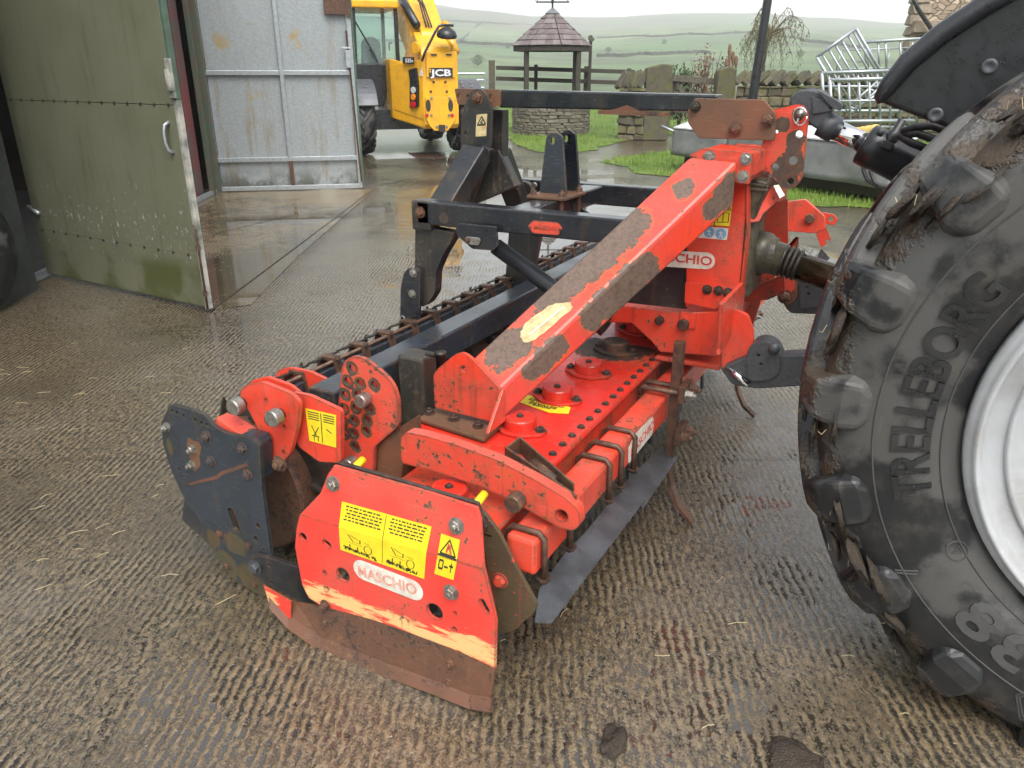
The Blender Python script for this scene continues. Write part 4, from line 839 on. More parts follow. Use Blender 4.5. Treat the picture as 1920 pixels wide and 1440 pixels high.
B().prism([T(cabL-.01, b0+.06, cz0), T(cabL-.01, b1-.06, 1.38), T(cabL+.01, b1-.15, cz1-.05), T(cabL+.01, b0+.08, cz1-.05)], rv*.008).ob('side_window', 'glass', te)
B().prism([T(cabL+.03, b1, 1.3), T(cabR-.03, b1, 1.3), T(cabR-.03, b1-.1, cz1-.05), T(cabL+.03, b1-.1, cz1-.05)], fv*.008).ob('windscreen', 'glass', te)
B().prism(rnd([T(cabL-.05, b0-.12, cz1), T(cabR+.06, b0-.12, cz1), T(cabR+.06, b1, cz1), T(cabL-.05, b1, cz1)], .1), EZ*.14).ob('cab_roof', 'jcb_yellow', te, bevel=.03, seg=3)
B().prism(rnd([T(-.82, .45, 1.35), T(-.42, .45, 1.35), T(-.45, .40, 1.98), T(-.55, .38, 2.06), T(-.70, .38, 2.06), T(-.80, .40, 1.98)], .06), fv*.12).ob('seat', 'grey_seat', te, bevel=.03, seg=3)
B().tube([T(-.95, .0, 2.30), T(-.62, .0, 1.72)], .014, 6).tube([T(-.72, -.01, 1.84), T(-.58, -.01, 1.62)], .018, 6).ob('wiper', 'plastic_black', te)
B().tube([T(-.28, .1, 1.95), T(-.34, .1, 1.95), T(-.34, .1, 1.82)], .015, 6).ob('cab_lever', 'plastic_black', te)
# boom, ram, mirror
B().prism([T(a0+.12, b, z) for b, z in ((-.75, 1.86), (-.62, 2.12), (.6, 2.80), (3.4, 3.05), (3.4, 2.72), (.7, 2.45), (-.4, 1.80))], rv*.42).ob('boom', 'jcb_yellow', te, bevel=.025, seg=3)
B().tube([T(a0-.01, .95, 2.98), T(a0+.05, -.62, 2.22)], .075, 14).ob('lift_ram', 'plastic_black', te, smooth=True)
B().tube([T(a0+.62, -.40, 2.25), T(a0+.62, -1.05, 1.78)], .085, 14).ob('tension_ram', 'jcb_yellow', te, smooth=True)
for k in range(3): B().tube([T(a0+.22+k*.05, .2, 2.75), T(a0+.20+k*.05, -.25, 2.62-.05*k), T(a0+.24+k*.05, -.55, 2.20)], .016, 6).ob('hydraulic_hose', 'hose', te, smooth=True)
bolt(TA(782, 90, .0), fn_, .10, te, 'jcb_yellow', 'pivot_boss', ln=.05, flat=True)
mr = B().tube([TB(u, v, -1.2) for u, v in ((791, 115), (796, 100), (806, 80), (815, 62), (823, 49), (830, 47), (850, 48))], .022, 8).ob('mirror_arm', 'plastic_black', te, smooth=True)
mc = TB(837, 58, -1.2); B().lathe(mc-EZ*.10, V((0, 0, 1))-fv*.25, [(0, .17), (.03, .18), (.10, .15), (.16, .06)], 24).ob('mirror', 'gloss_black', te, smooth=True)
# ------------------------------------------------------------------ tractor: rear wheel, mudguard, linkage
TWC = V((.663, 2.085, .79))
for nm_, base in (('tractor_rubber', 0.0), ('lug_rubber', 1.0)):
    g = G(nm_); q_ = g.vm('MULTIPLY', g.vm('SUBTRACT', g.pos, tuple(TWC)).outputs[0], (1, 0, 1)); rr_ = g.vm('LENGTH', q_.outputs[0]).outputs['Value']; d_ = g.noise(16, 5, .7); f_ = g.noise(3.4, 3, .5, dist=.4)
    dry = g.ss(g.ma('ADD', f_, g.ma('MULTIPLY', g.ma('SUBTRACT', d_, .5), .2)), .48, .56)
    col = g.mix(dry, (.011, .0115, .0125), (.064, .063, .060)); col = g.mix(g.ma('MULTIPLY', g.ss(d_, .45, .75), .45), col, (.070, .062, .050))
    mud_ = g.ma('MULTIPLY', g.ss(g.ma('ADD', rr_, g.ma('MULTIPLY', g.ma('SUBTRACT', d_, .5), .16)), .765+.03*base, .80+.035*base), g.ss(g.noise(8, 4, .65), .36+.12*base, .50+.12*base))
    col = g.mix(mud_, col, g.mix(g.noise(45, 4, .7), (.022, .015, .010), (.085, .060, .038)))
    scr = g.ss(g.noise(5.5, 7, .8, dist=2.5), .60, .62); col = g.mix(g.ma('MULTIPLY', scr, .12), col, (.2, .19, .17))
    g.fin(col, g.ma('MAXIMUM', g.lin(dry, 0.0, 1.0, .34, .56), g.ma('MULTIPLY', mud_, .62)), 0, g.bump(g.ma('MULTIPLY_ADD', mud_, g.ma('ADD', d_, .2), g.ma('MULTIPLY', g.noise(70, 3), .06)), .8, .012), .42)
tc0 = V((.663, 2.8, 0))
ta = thing('tractor', tc0, 'rear end of a dark tractor with one big muddy wheel coupled to the red harrow', 'tractor')
sect = [(-.80, .505), (-.90, .525), (-.985, .60), (-1.01, .67), (-.99, .74), (-.94, .79), (-.84, .815), (-.5, .832), (0, .838), (.5, .832), (.84, .815), (.94, .79), (.99, .74), (1.01, .67), (.985, .60), (.90, .525), (.8, .505)]
wh = wheel(ta, 'rear_wheel', TWC, (0, -1, 0), .835, .505, .30, 19, .052, .076, 'tractor_rubber', 'lug_rubber', 'white_rim', 'tractor', .42, .80, bev=.011, sect=sect, lprof=[(0, .838), (.84, .815), (.945, .792), (1.0, .755), (1.008, .725), (1.006, .70)])
def prof_y(r):
    S = sorted((b, a) for a, b in sect if a > 0)
    for (r0, a), (r1, b) in zip(S, S[1:]):
        if r0 <= r <= r1: return a+(b-a)*(r-r0)/(r1-r0)
    return 1.0
def arc(r0, a0_):
    """text on the side wall: x runs clockwise (upwards at the rear), y outwards"""
    def f(x, y, z):
        r = r0+y; an = a0_+x/(r0+.04); return TWC+V((-r*math.cos(an), -(.30*prof_y(r)+.0008+z), r*math.sin(an)))
    return f
def side_text(body, r, ang0, ang1, h, dep=.006, bold=.02):
    sx = (ang1-ang0)*(r+.04)/textw(body, h); return text(body, 'lettering', 'side_letters', wh, (0, 0, 0), EX, EZ, h, dep, bold, sx, arc(r, ang0))
plain('side_letters', (.010, .0105, .0115), (.022, .022, .022), .30, 0, 12, .05)
plain('side_letters_dry', (.060, .060, .058), (.045, .045, .044), .5, 0, 12, .05)
side_text('TRELLEBORG', .575, R(-19), R(31), .075)
o = side_text('38', .575, R(-64), R(-48), .085, .004); o.data.materials[0] = MATS['side_letters_dry']
for an in (-38, -70): 
    f = arc(.66, R(an)); b = B()
    for k in (0, .018):
        P = [f(-.05+k, .10-k*.6, 0), f(.0, .10-k*.6, 0), f(.045-k*.4, .045, 0), f(.03-k*.4, -.0+k*.3, 0)]; b.tube(P, .0028, 5)
    b.ob('chevron_mark', 'side_letters_dry', wh)
f = arc(.565, R(-34)); b = B().tube([f(.026*math.cos(t), .022*math.sin(t), 0) for t in [i*.5236 for i in range(13)]], .002, 5); b.tube([f(-.010, -.008, 0), f(.010, -.008, 0), f(0, .012, 0), f(-.010, -.008, 0)], .002, 5); b.ob('emblem', 'side_letters_dry', wh)
for r_ in (.553, .690):
    f = arc(r_, 0); B().tube([f(0, 0, 0)]*0+[TWC+V((-r_*math.cos(a), -(.30*prof_y(r_)+.0005), r_*math.sin(a))) for a in [i*2*math.pi/120 for i in range(121)]], .0022, 6, cap=False).ob('side_ring', 'side_letters_dry', wh, smooth=True)
# caked mud between the lugs
random.seed(21); mp = B(); sv = B()
for k in range(75):
    an = R(-78+k*2.2+random.uniform(-1.5, 1.5)); yy = random.uniform(-.305, -.04); r = .845 if yy > -.25 else (.818 if yy > -.285 else random.uniform(.74, .79)); c = TWC+V((-r*math.cos(an), yy, r*math.sin(an))); q = random.uniform(.018, .040)
    vv, ff = [], []
    bm = bmesh.new(); bmesh.ops.create_icosphere(bm, subdivisions=2, radius=1)
    for v in bm.verts: v.co *= 1+.8*mnoise.noise(v.co*1.5+V((k, 0, 0)))+.3*mnoise.noise(v.co*5); 
    M_ = Matrix.Rotation(an, 3, 'Y')
    for v in bm.verts: p = M_ @ V((v.co.x*q*.30, v.co.y*q*1.25, v.co.z*q*1.5)); vv.append(c+p)
    mp.add(vv, [tuple(v.index for v in f_.verts) for f_ in bm.faces]); bm.free()
    for _ in range(1):
        d_ = V((random.gauss(0, 1), random.gauss(0, 1), random.gauss(0, 1))).normalized()*.022; e = c+V((-math.cos(an), -.5, math.sin(an)))*q*.6; sv.tube([e, e+d_*.5+V((0, 0, -.01)), e+d_], .0008, 3, cap=False)
mo = mp.ob('mud', 'mud', wh, smooth=True); tag(mo, kind='stuff'); so = sv.ob('straw_wisps', 'straw', wh); tag(so, kind='stuff')
# mudguard
gp_ = [(1645, 190), (1662, 158), (1700, 112), (1765, 58), (1850, 2), (1960, -60), (2120, -120), (2120, 200), (1960, 220), (1790, 246)]
fnd = plateY('mudguard', ta, 'plastic_black', 2.36, gp_, .22, r=.02, bevel=.05)
fnd.modifiers[0].segments = 6
for u, v in ((1855, 125), (1754, 216)): B().lathe(PY(u, v, 2.358), -EY, [(0, .019), (.004, .019), (.006, .012), (.003, .008)], 20).ob('rivet', 'cast_grey', fnd, smooth=True)
lp_ = [PY(u, v, 2.352) for u, v in ((1650, 194), (1649, 186), (1666, 160), (1703, 115), (1767, 62), (1852, 6), (1961, -55))]
plain('lip_sky_sheen', (.030, .032, .036), (.022, .023, .026), .30, 0, 30, .05)  # paler than the guard: the sky's sheen is put into the lip colour
B().tube(lp_, [.006, .016, .024, .026, .026, .026, .026], 14).ob('mudguard_lip', 'lip_sky_sheen', fnd, smooth=True)
# tractor body behind the wheel, only glimpsed past the tyre
B().prism([V((.25, 2.60, .55)), V((.6, 2.60, .45)), V((3.2, 2.60, .5)), V((3.2, 2.60, 1.1)), V((.35, 2.60, 1.15))], EY*.45).ob('rear_axle', 'dark_metal', ta, bevel=.03)
B().tube([V((.663, 2.2, .79)), V((.663, 2.75, .79))], .16, 20).ob('axle_shaft', 'dark_metal', ta, smooth=True)
# hydraulic top link
TLY = 2.80
tk = B().prism(rnd([PY(u, v, TLY-.035) for u, v in ((1478, 205), (1482, 180), (1500, 167), (1522, 166), (1545, 172), (1562, 196), (1555, 232), (1535, 245), (1515, 232))], .015), EY*.07).ob('top_link_hook', 'cast_grey', ta, bevel=.008)
B().prism(rnd([PY(u, v, TLY-.05) for u, v in ((1533, 169), (1562, 184), (1580, 196), (1576, 208), (1562, 204), (1540, 180))], .008), EY*.03).ob('hook_latch', 'cast_grey', tk, bevel=.004)
B().prism(rnd([PY(u, v, TLY-.042) for u, v in ((1522, 180), (1541, 188), (1560, 208), (1524, 214))], .005), EY*.01).ob('hook_rib', 'cast_grey', tk, bevel=.003)
pa, pb, pc, pd_, pe = [PY(u, v, TLY) for u, v in ((1541, 230), (1563, 242), (1618, 268), (1628, 272), (1770, 345))]
B().tube([pa, pb+(pb-pa)*.2], .042, 20).ob('rod_eye', 'cast_grey', ta, smooth=True)
B().tube([pb, pd_], .032, 24).ob('ram_rod', 'chrome', ta, smooth=True)
dr = (pe-pd_).normalized(); cy = B().lathe(pc, dr, [(0, .05), (.006, .064), (.05, .066), (.06, .062), (.40, .062), (.44, .05)], 32).ob('ram_barrel', 'gloss_black', ta, smooth=True)
q = PY(1672, 258, TLY-.03); B().lathe(q-V((.01, 0, .03)), V((.35, 0, .9)), [(0, .022), (.05, .02), (.052, .014), (.09, .014)], 14).ob('port_fitting', 'gloss_black', cy, smooth=True)
B().lathe(PY(1651, 248, TLY-.04), -EY, [(-.04, .011), (.01, .011)], 12).ob('port_cap', 'cast_grey', cy, smooth=True)
B().bar(PY(1655, 268, TLY-.068), PY(1675, 277, TLY-.068), .03, .022).ob('clip', 'gloss_black', cy, bevel=.004)
for k, pts in enumerate((((1690, 248), (1715, 238), (1748, 236), (1790, 250)), ((1692, 252), (1720, 250), (1755, 262), (1800, 268)), ((1684, 252), (1710, 268), (1750, 284)))): B().tube([PY(u, v, 2.72) for u, v in pts], .012, 10).ob('hydraulic_hose', 'hose', ta, smooth=True)
# lower links with catch hooks
def lower(y, pix, hook, nm, holes):
    o = plateY('lower_link', ta, 'cast_grey', y, pix, .06, r=.02, bevel=.006)
    plateY('catch_hook', ta, 'cast_grey', y-.012, hook, .084, holes, r=.015, bevel=.004); return o
lower(2.42, [(1352, 690), (1390, 672), (1440, 668), (1505, 664), (1640, 670), (1640, 722), (1505, 724), (1420, 730), (1370, 722)], [(1400, 662), (1408, 645), (1430, 640), (1450, 648), (1462, 668), (1462, 700), (1440, 714), (1402, 714)], 'near', [(1422, 666, .005), (1427, 682, .005)])
lower(3.18, [(1455, 548), (1462, 535), (1500, 520), (1560, 505), (1640, 510), (1640, 575), (1540, 590), (1480, 588)], [(1497, 530), (1520, 522), (1540, 540), (1540, 575), (1500, 580)], 'far', [(1514, 538, .006), (1517, 550, .006)])
B().lathe(PY(1453, 652, 2.405), -EY, [(0, .018), (.02, .018)], 16).ob('latch_pin', 'cast_grey', ta, smooth=True)
# cardan shaft
ds = thing('drive_shaft', V((-.3, TLY, .4)), 'greasy steel drive shaft running from the harrow gearbox to the tractor', 'drive shaft')
s0, s1 = PY(1436, 478, TLY), PY(1640, 545, TLY); ax = (s1-s0).normalized()
B().lathe(s0-ax*.06, ax, [(0, .075), (.06, .078), (.08, .060), (.12, .058)], 24).ob('guard_cone', 'oily_gear', ds, smooth=True)
for k in range(4): B().lathe(s0+ax*(.055+k*.017), ax, [(0, .05), (.004, .056), (.011, .056), (.015, .05)], 24).ob('boot_ring', 'dark_metal', ds, smooth=True)
B().lathe(s0+ax*.10, ax, [(0, .046), (.42, .044)], 24).ob('tube', 'grease_shaft', ds, smooth=True)
for an in (40, 120, 250):
    o_ = V((0, math.cos(R(an)), math.sin(R(an))))*.044; B().bar(s0+ax*.11+o_, s0+ax*.5+o_, .016, .010).ob('spline', 'grease_shaft', ds)
# ------------------------------------------------------------------ power harrow
CY = 2.80
ph = thing('power_harrow', (-1.1, CY, 0), 'worn red power harrow with black packer roller and rear hitch', 'power harrow')
# main diagonal beam first: its corners place the peeled patches
bl = [V((-1.17, 1.80, .545)), V((-1.01, 1.80, .53)), V((-1.01, 1.80, .638)), V((-1.17, 1.80, .650))]
bu = [V((-.705, 2.50, 1.11)), V((-.550, 2.50, 1.10)), V((-.550, 2.50, 1.238)), V((-.705, 2.50, 1.245))]
tn = (bl[3]-bl[2]).cross(bu[2]-bl[2]).normalized(); rn = (bl[1]-bl[2]).cross(bu[2]-bl[2]).normalized()
def bt(u, v): return PL(u, v, bl[2], tn)
def br(u, v): return PL(u, v, bl[2], rn)
blobs = [(tuple(bt(u, v)), (r, r*1.25, r*1.2)) for u, v, r in ((945, 655, .062), (968, 648, .05), (1030, 560, .046), (1050, 535, .062), (1075, 510, .068), (1100, 488, .070), (1122, 470, .070), (1145, 452, .066), (1168, 435, .060), (1190, 420, .05), (1282, 353, .034)) if r]
blobs += [(tuple(br(u, v)), (r*.8, r*1.3, r)) for u, v, r in ((1000, 694, .034), (1020, 676, .042), (1042, 654, .042), (1112, 592, .046), (1138, 570, .054), (1165, 547, .056), (1190, 525, .056), (1212, 506, .05), (1372, 350, .045), (1355, 372, .045), (1335, 390, .036))]
paint('red_beam', RED, (.58, .06, .045), chip=(.135, .088, .066), th=.63, blobs=blobs, rust=(.11, .075, .05), rough=.34)
beam = mk('frame_beam', bl+bu, [(0, 1, 2, 3), (7, 6, 5, 4), (0, 4, 5, 1), (1, 5, 6, 2), (2, 6, 7, 3), (3, 7, 4, 0)], 'red_beam', ph, bevel=.010)
mir = lambda p: V((p[0], 2*CY-p[1], p[2]))
mk('frame_beam', [mir(p) for p in bl+bu], [(0, 1, 2, 3), (7, 6, 5, 4), (0, 4, 5, 1), (1, 5, 6, 2), (2, 6, 7, 3), (3, 7, 4, 0)], 'red_paint', ph, bevel=.010)
random.seed(6); sp0 = [(975, 630), (985, 606), (1030, 573), (1068, 566), (1074, 578), (1032, 616), (1000, 640), (982, 642)]; sp1 = [lerp2(a, b, k/6) for a, b in zip(sp0, sp0[1:]+sp0[:1]) for k in range(6)]
st = [bt(u+random.uniform(-2.2, 2.2), v+random.uniform(-1.6, 1.6))+tn*.001 for u, v in sp1]
if tn.z < 0: st = [p-tn*.002 for p in st]
B().prism(st, tn*(.001 if tn.z > 0 else -.001)).ob('peeled_sticker', 'sticker_cream', beam)
a_, b_ = bt(992, 628), bt(1058, 575); B().bar(a_+EZ*.002, b_+EZ*.002, .014, .002).ob('sticker_backing', 'sticker_white', beam)
# gear trough with lid, caps and bolts
tro = B().box((-1.14, 1.64, .27), (-.80, 4.24, .488)).ob('gear_trough', 'red_dirty', ph, bevel=.02)
blo2 = [((-1.0, 2.62, .5), (.16, .10, .1)), ((-1.05, 2.66, .5), (.12, .08, .1)), ((-.9, 2.68, .5), (.07, .05, .06))]
paint('red_lid', (.60, .022, .014), (.56, .03, .016), th=.63, dirt=.3, rough=.26, blobs=blo2, chip=(.035, .028, .024))
lid = B().box((-1.27, 1.68, .470), (-.787, 4.0, .502)).ob('trough_lid', 'red_lid', ph, bevel=.014, seg=3)
B().box((-1.15, 1.37, .448), (-.79, 1.60, .460)).ob('trough_lid', 'red_dirty', ph, bevel=.004)
capx = -.965
for k in range(-1, 9):
    y = 1.843+k*.26; z0 = .503 if k >= 0 else .462
    if k == -1: y = 1.45
    fl = rnd([V((capx-.085, y-.018, z0)), V((capx-.03, y-.062, z0)), V((capx+.03, y-.062, z0)), V((capx+.085, y-.018, z0)), V((capx+.085, y+.018, z0)), V((capx+.03, y+.062, z0)), V((capx-.03, y+.062, z0)), V((capx-.085, y+.018, z0))], .012)
    fo = B().prism(fl, EZ*.010).ob('cap_flange', 'red_lid', ph, bevel=.002)
    B().lathe((capx, y, z0+.009), EZ, [(0, .050), (.030, .049), (.034, .046)], 28).ob('bearing_cap', 'red_lid', fo, bevel=.0)
    bolt((capx, y, z0+.043), EZ, .009, fo, 'bolt_dark', 'plug', stud=0)
    for s in (-1, 1): bolt((capx+s*.068, y, z0+.010), EZ, .013, fo, 'bolt_dark', stud=.4)
for k in range(33):
    y = 1.745+k*.0658
    for x in (-.810, -1.132): bolt((x, y, .502), EZ, .0095, lid, 'bolt_dark', stud=.0)
B().box((-1.13, 1.37, .27), (-.81, 1.63, .446)).ob('gear_trough', 'red_dirty', ph, bevel=.015)
# warning label on the lid
wl = [PZ(u, v, .5035) for u, v in ((968, 752), (976, 739), (1010, 744), (1070, 764), (1066, 776), (1030, 774), (1000, 764))]
wo_ = B().prism(wl, EZ*.0008).ob('warning_label', 'sticker_yellow', lid)
xa = (PZ(982, 749, .505)-PZ(1060, 768, .505)).normalized(); ya = EZ.cross(xa)
for i, (s, h) in enumerate((('WARNING', .009), ('BEWARE', .017), ('OF BLADES', .017))):
    ww = textw(s, h, 1.05); c = (PZ(1024, 762, .505)+PZ(1018, 755, .505))/2; off = (.020, .004, -.019)[i]
    text(s, 'lettering', 'ink', wo_, c+ya*(-off*-1)+xa*(-ww/2)+ya*(-.004), xa, ya, h, .0006, .015, 1.05)
# rotors and blades under the trough
for k in range(10):
    y = 1.50+k*.26; B().lathe((capx, y, .12), EZ, [(0, .05), (.15, .06), (.16, .09)], 16).ob('rotor_hub', 'rust', ph)
    b = B()
    for s in (-1, 1): an = k*.8; o_ = V((math.cos(an), math.sin(an), 0))*.10*s; b.bar(V((capx, y, .26))+o_, V((capx, y, .02))+o_*1.15, .012, .05, V((-o_.y, o_.x, 0)))
    b.ob('blade', 'blade_steel', ph)
# front tube with U clamps
TX0, TX1, TZ0, TZ1 = -.772, -.690, .352, .450
tub = B().box((TX0, 1.40, TZ0), (TX1, 4.22, TZ1)).ob('front_tube', 'red_paint', ph, bevel=.010)
def uclamp(y, z0=TZ0-.03):
    x0, x1, z1 = TX0-.010, TX1+.010, TZ1+.009; pts = [V((x0, y, z0)), V((x0, y, z1-.015)), V((x0+.015, y, z1)), V((x1-.015, y, z1)), V((x1, y, z1-.015)), V((x1, y, z0))]
    o = B().tube(pts, .0085, 8).ob('u_clamp', 'rusty_bar', ph, smooth=True)
    for x in (x0, x1): bolt((x, y, z0+.012), -EZ, .014, o, 'bolt_dark', 'nut', stud=.5)
for y in (1.43, 1.585, 1.86, 1.955, 2.07, 3.6, 3.75): uclamp(y)
tl_ = rnd([PX(u, v, TX1+.0015) for u, v in ((1178, 870), (1178, 842), (1190, 815), (1224, 780), (1226, 795), (1222, 815))], .01)
ts = B().prism(tl_, EX*.001).ob('brand_label', 'sticker_white', tub)
e1, e2 = PX(1182, 858, TX1+.003), PX(1224, 802, TX1+.003); text('MASCHIO', 'lettering', 'ink_red', ts, e1+EZ*.0, (e2-e1), EZ, .030, .001, .0, (e2-e1).length/textw('MASCHIO', .030))
# end saddle plate and post of the beam
bsp = plateP('foot_plate', ph, 'rust_plate', (0, 0, .518), EZ, ((781, 784), (822, 762), (941, 796), (908, 824)), .012, .006, .003)
for u, v in ((805, 774), (851, 786), (897, 799)): bolt(PZ(u, v, .519), EZ, .014, bsp, 'bolt_dark')
gs = plateY('gusset', ph, 'red_paint', 1.785, [(815, 765), (812, 702), (822, 690), (852, 665), (868, 661), (884, 672), (941, 735), (938, 795)], .013, [(869, 692, .011)], .012, .003)
B().prism([V((-1.003, 1.70, .54)), V((-1.003, 1.80, .54)), V((-1.003, 1.80, .640)), V((-1.003, 1.79, .645))], EX*.012).ob('gusset_web', 'red_paint', ph, bevel=.003)
# end arm over the tube, pivot boss, open channel
AY = 1.47
arm = plateY('end_arm', ph, 'red_paint', AY, [(752, 868), (750, 822), (760, 810), (800, 818), (860, 836), (930, 862), (1000, 898), (1060, 934), (1086, 958), (1088, 985), (1075, 996), (1050, 990), (960, 940), (900, 912), (820, 886)], .034, [(1053, 967, .017)], .014, .004)
bolt(PY(972, 935, AY-.001), -EY, .024, arm, 'rust', 'pivot_pin', ln=.032, flat=True)
plateY('arm_backing', ph, 'red_dirty', AY+.10, [(752, 868), (755, 815), (860, 836), (930, 862), (1000, 898), (1040, 930), (1040, 975), (900, 912), (820, 886)], .012, r=.01)
B().box((-1.10, 1.375, .430), (-.86, 1.46, .445)).ob('bearing_cover', 'red_dirty', ph, bevel=.004)
ch = [PZ(u, v, .55) for u, v in ((946, 838), (975, 817), (1078, 905), (1080, 930))]
chn = B(); q0, q1, q2, q3 = ch
for a, b in ((q0, q3), (q1, q2)): chn.prism([a, b, b-EZ*.085, a-EZ*.085], (q1-q0).normalized()*(.008 if a == q0 else -.008))
chn.prism([q0-EZ*.085, q3-EZ*.085, q2-EZ*.085, q1-EZ*.085], EZ*.006); chn.prism([q0, q1, q1-EZ*.085, q0-EZ*.085], (q3-q0).normalized()*.008)
chn.ob('open_channel', 'rust', ph, bevel=.002)
c_ = PZ(1020, 890, .51); B().tube([c_-V((.045, -.03, .0)), c_+V((.045, -.03, 0))], .024, 16).ob('channel_roller', 'rust', ph, smooth=True)
# side shield: upper part leans in, lower part upright, rusty shoe flaring out
SY, SB = 1.285, 1.325; zb = PY(720, 990, SY).z
def shp(u, v):
    p = PY(u, v, SY)
    if p.z <= zb: return p
    return PL(u, v, (0, SY, zb), V((0, -1, (SB-SY)/.22)).normalized())
low = [(553, 1030), (556, 990), (928, 1160)]; shn = V((0, -1, 0))
edge_l = [(625, 873), (607, 915), (575, 955), (560, 985)]; edge_r = [(897, 952), (902, 985), (906, 1060), (920, 1120)]
zbl = [(558, 1000), (922, 1128)]
def prism_px(pix, fn, th, holes=()): return B().prism([fn(u, v) for u, v in pix], V((0, th, 0)), holes)
lo_pix = [(553, 1025), (556, 990), (562, 965), (640, 988), (720, 1012), (800, 1036), (907, 1068), (920, 1120), (930, 1165), (928, 1256), (860, 1222), (835, 1226), (815, 1205), (700, 1165), (640, 1150), (606, 1140), (578, 1120), (566, 1095)]
def hp_(u, v, r): return ring(PY(u, v, SY), EX, EZ, r)
paint('red_shield', (.72, .045, .030), (.66, .07, .05), th=.625, dirt=.15, rust=(.20, .09, .04), chip=(.10, .065, .04), rough=.36, scrape=[(tuple(PY(590, 1115, SY)), (.10, .1, .045)), (tuple(PY(660, 1135, SY)), (.16, .1, .035)), (tuple(PY(880, 1215, SY)), (.13, .1, .05)), (tuple(PY(770, 1175, SY)), (.2, .1, .03)), (tuple(PY(515, 1125, SY)), (.06, .1, .06))])
shield = bpy.data.objects.new('side_shield', None); link(shield, ph, V((-1.0, SY, .1)))
prism_px(lo_pix, lambda u, v: PY(u, v, SY), .010, [hp_(643, 1078, .022), hp_(815, 1147, .024), slot(PY(908, 1137, SY), (-.5, 0, .86), (.86, 0, .5), .009, .024), hp_(609, 1074, .007), hp_(612, 1104, .008), hp_(852, 1180, .007), hp_(853, 1150, .006), hp_(568, 1007, .013), slot(PY(613, 1020, SY), (.86, 0, -.5), (.5, 0, .86), .010, .010)]).ob('shield_plate', 'red_shield', shield, bevel=.002)
un = V((0, -1, (SB-SY)/.22)).normalized(); uo = (0, SY, PY(740, 1060, SY).z)
zc0, zc1 = PY(562, 965, SY), PY(907, 1068, SY)
# upper leaf hinges on the bend line
bend = (zc1-zc0).normalized(); un = bend.cross(V((0, (SB-SY), .22))).normalized()
if un.y > 0: un = -un
def su(u, v): return PL(u, v, zc0, un)
ua = bend; ub = un.cross(ua)
B().prism([su(u, v) for u, v in [(562, 965), (576, 950), (600, 925), (614, 890), (626, 872), (700, 893), (800, 921), (894, 951), (901, 975), (907, 1068), (800, 1036), (720, 1012), (640, 988)]], un*-.010, [ring(su(567, 1007-4), ua, ub, .002)] if False else []).ob('shield_plate', 'red_shield', shield, bevel=.002)
prism_px([(632, 866), (895, 944), (912, 990), (905, 1000), (890, 960), (640, 885)], lambda u, v: PY(u, v, SB+.03), .012).ob('inner_plate', 'black_worn', shield, bevel=.002)
for u, v in ((625, 907), (856, 986)): bolt(su(u, v), un, .016, shield, 'bolt_zinc')
bolt(PY(846, 1110, SY), -EY, .016, shield, 'bolt_zinc')
for u, v in ((610, 1134), (612, 1165), (848, 1241), (846, 1275)): bolt(PY(u, v, SY-.004), -EY, .012, shield, 'rust', ln=.016)
# rusty shoe: bent sheet from under the shield out towards the ground
top = [(493, 1095), (553, 1128), (606, 1138), (700, 1163), (815, 1205), (860, 1222), (928, 1254)]; bot = [(504, 1140), (540, 1180), (600, 1222), (700, 1262), (800, 1298), (880, 1330), (920, 1336)]
n = len(top); vv = [PY(*q, SY-.002) for q in top]+[PY(u, v-28, SY-.018) for u, v in bot]+[PY(*q, SY-.036) for q in bot]
ff = [(i, i+1, n+i+1, n+i) for i in range(n-1)]+[(n+i, n+i+1, 2*n+i+1, 2*n+i) for i in range(n-1)]
sho = mk('shoe', vv, ff, 'rust', shield); so_ = sho.modifiers.new('s', 'SOLIDIFY'); so_.thickness = .008; so_.offset = -1 
tp_ = [PY(u, v, SY-.022) for u, v in ((494, 1097), (546, 1128), (545, 1172), (506, 1138))]; B().prism(tp_, EY*.002).ob('paint_patch', 'red_shield', shield)
# brown inner wing plate and red bolt
paint('wing_paint', (.085, .062, .030), (.06, .046, .026), chip=(.60, .05, .03), th=.605, dirt=.5, rough=.5, edge=.1, rust=(.5, .04, .02), halo=(.10, .06, .03))
wing = plateY('wing_plate', ph, 'wing_paint', 1.37, [(880, 950), (905, 960), (935, 1000), (965, 1060), (1006, 1135), (1003, 1146), (965, 1182), (935, 1190), (925, 1120), (905, 1020)], .012, [(912, 995, .006)], .012)
bolt(PY(938, 1088, 1.369), -EY, .016, wing, 'red_paint', stud=0)
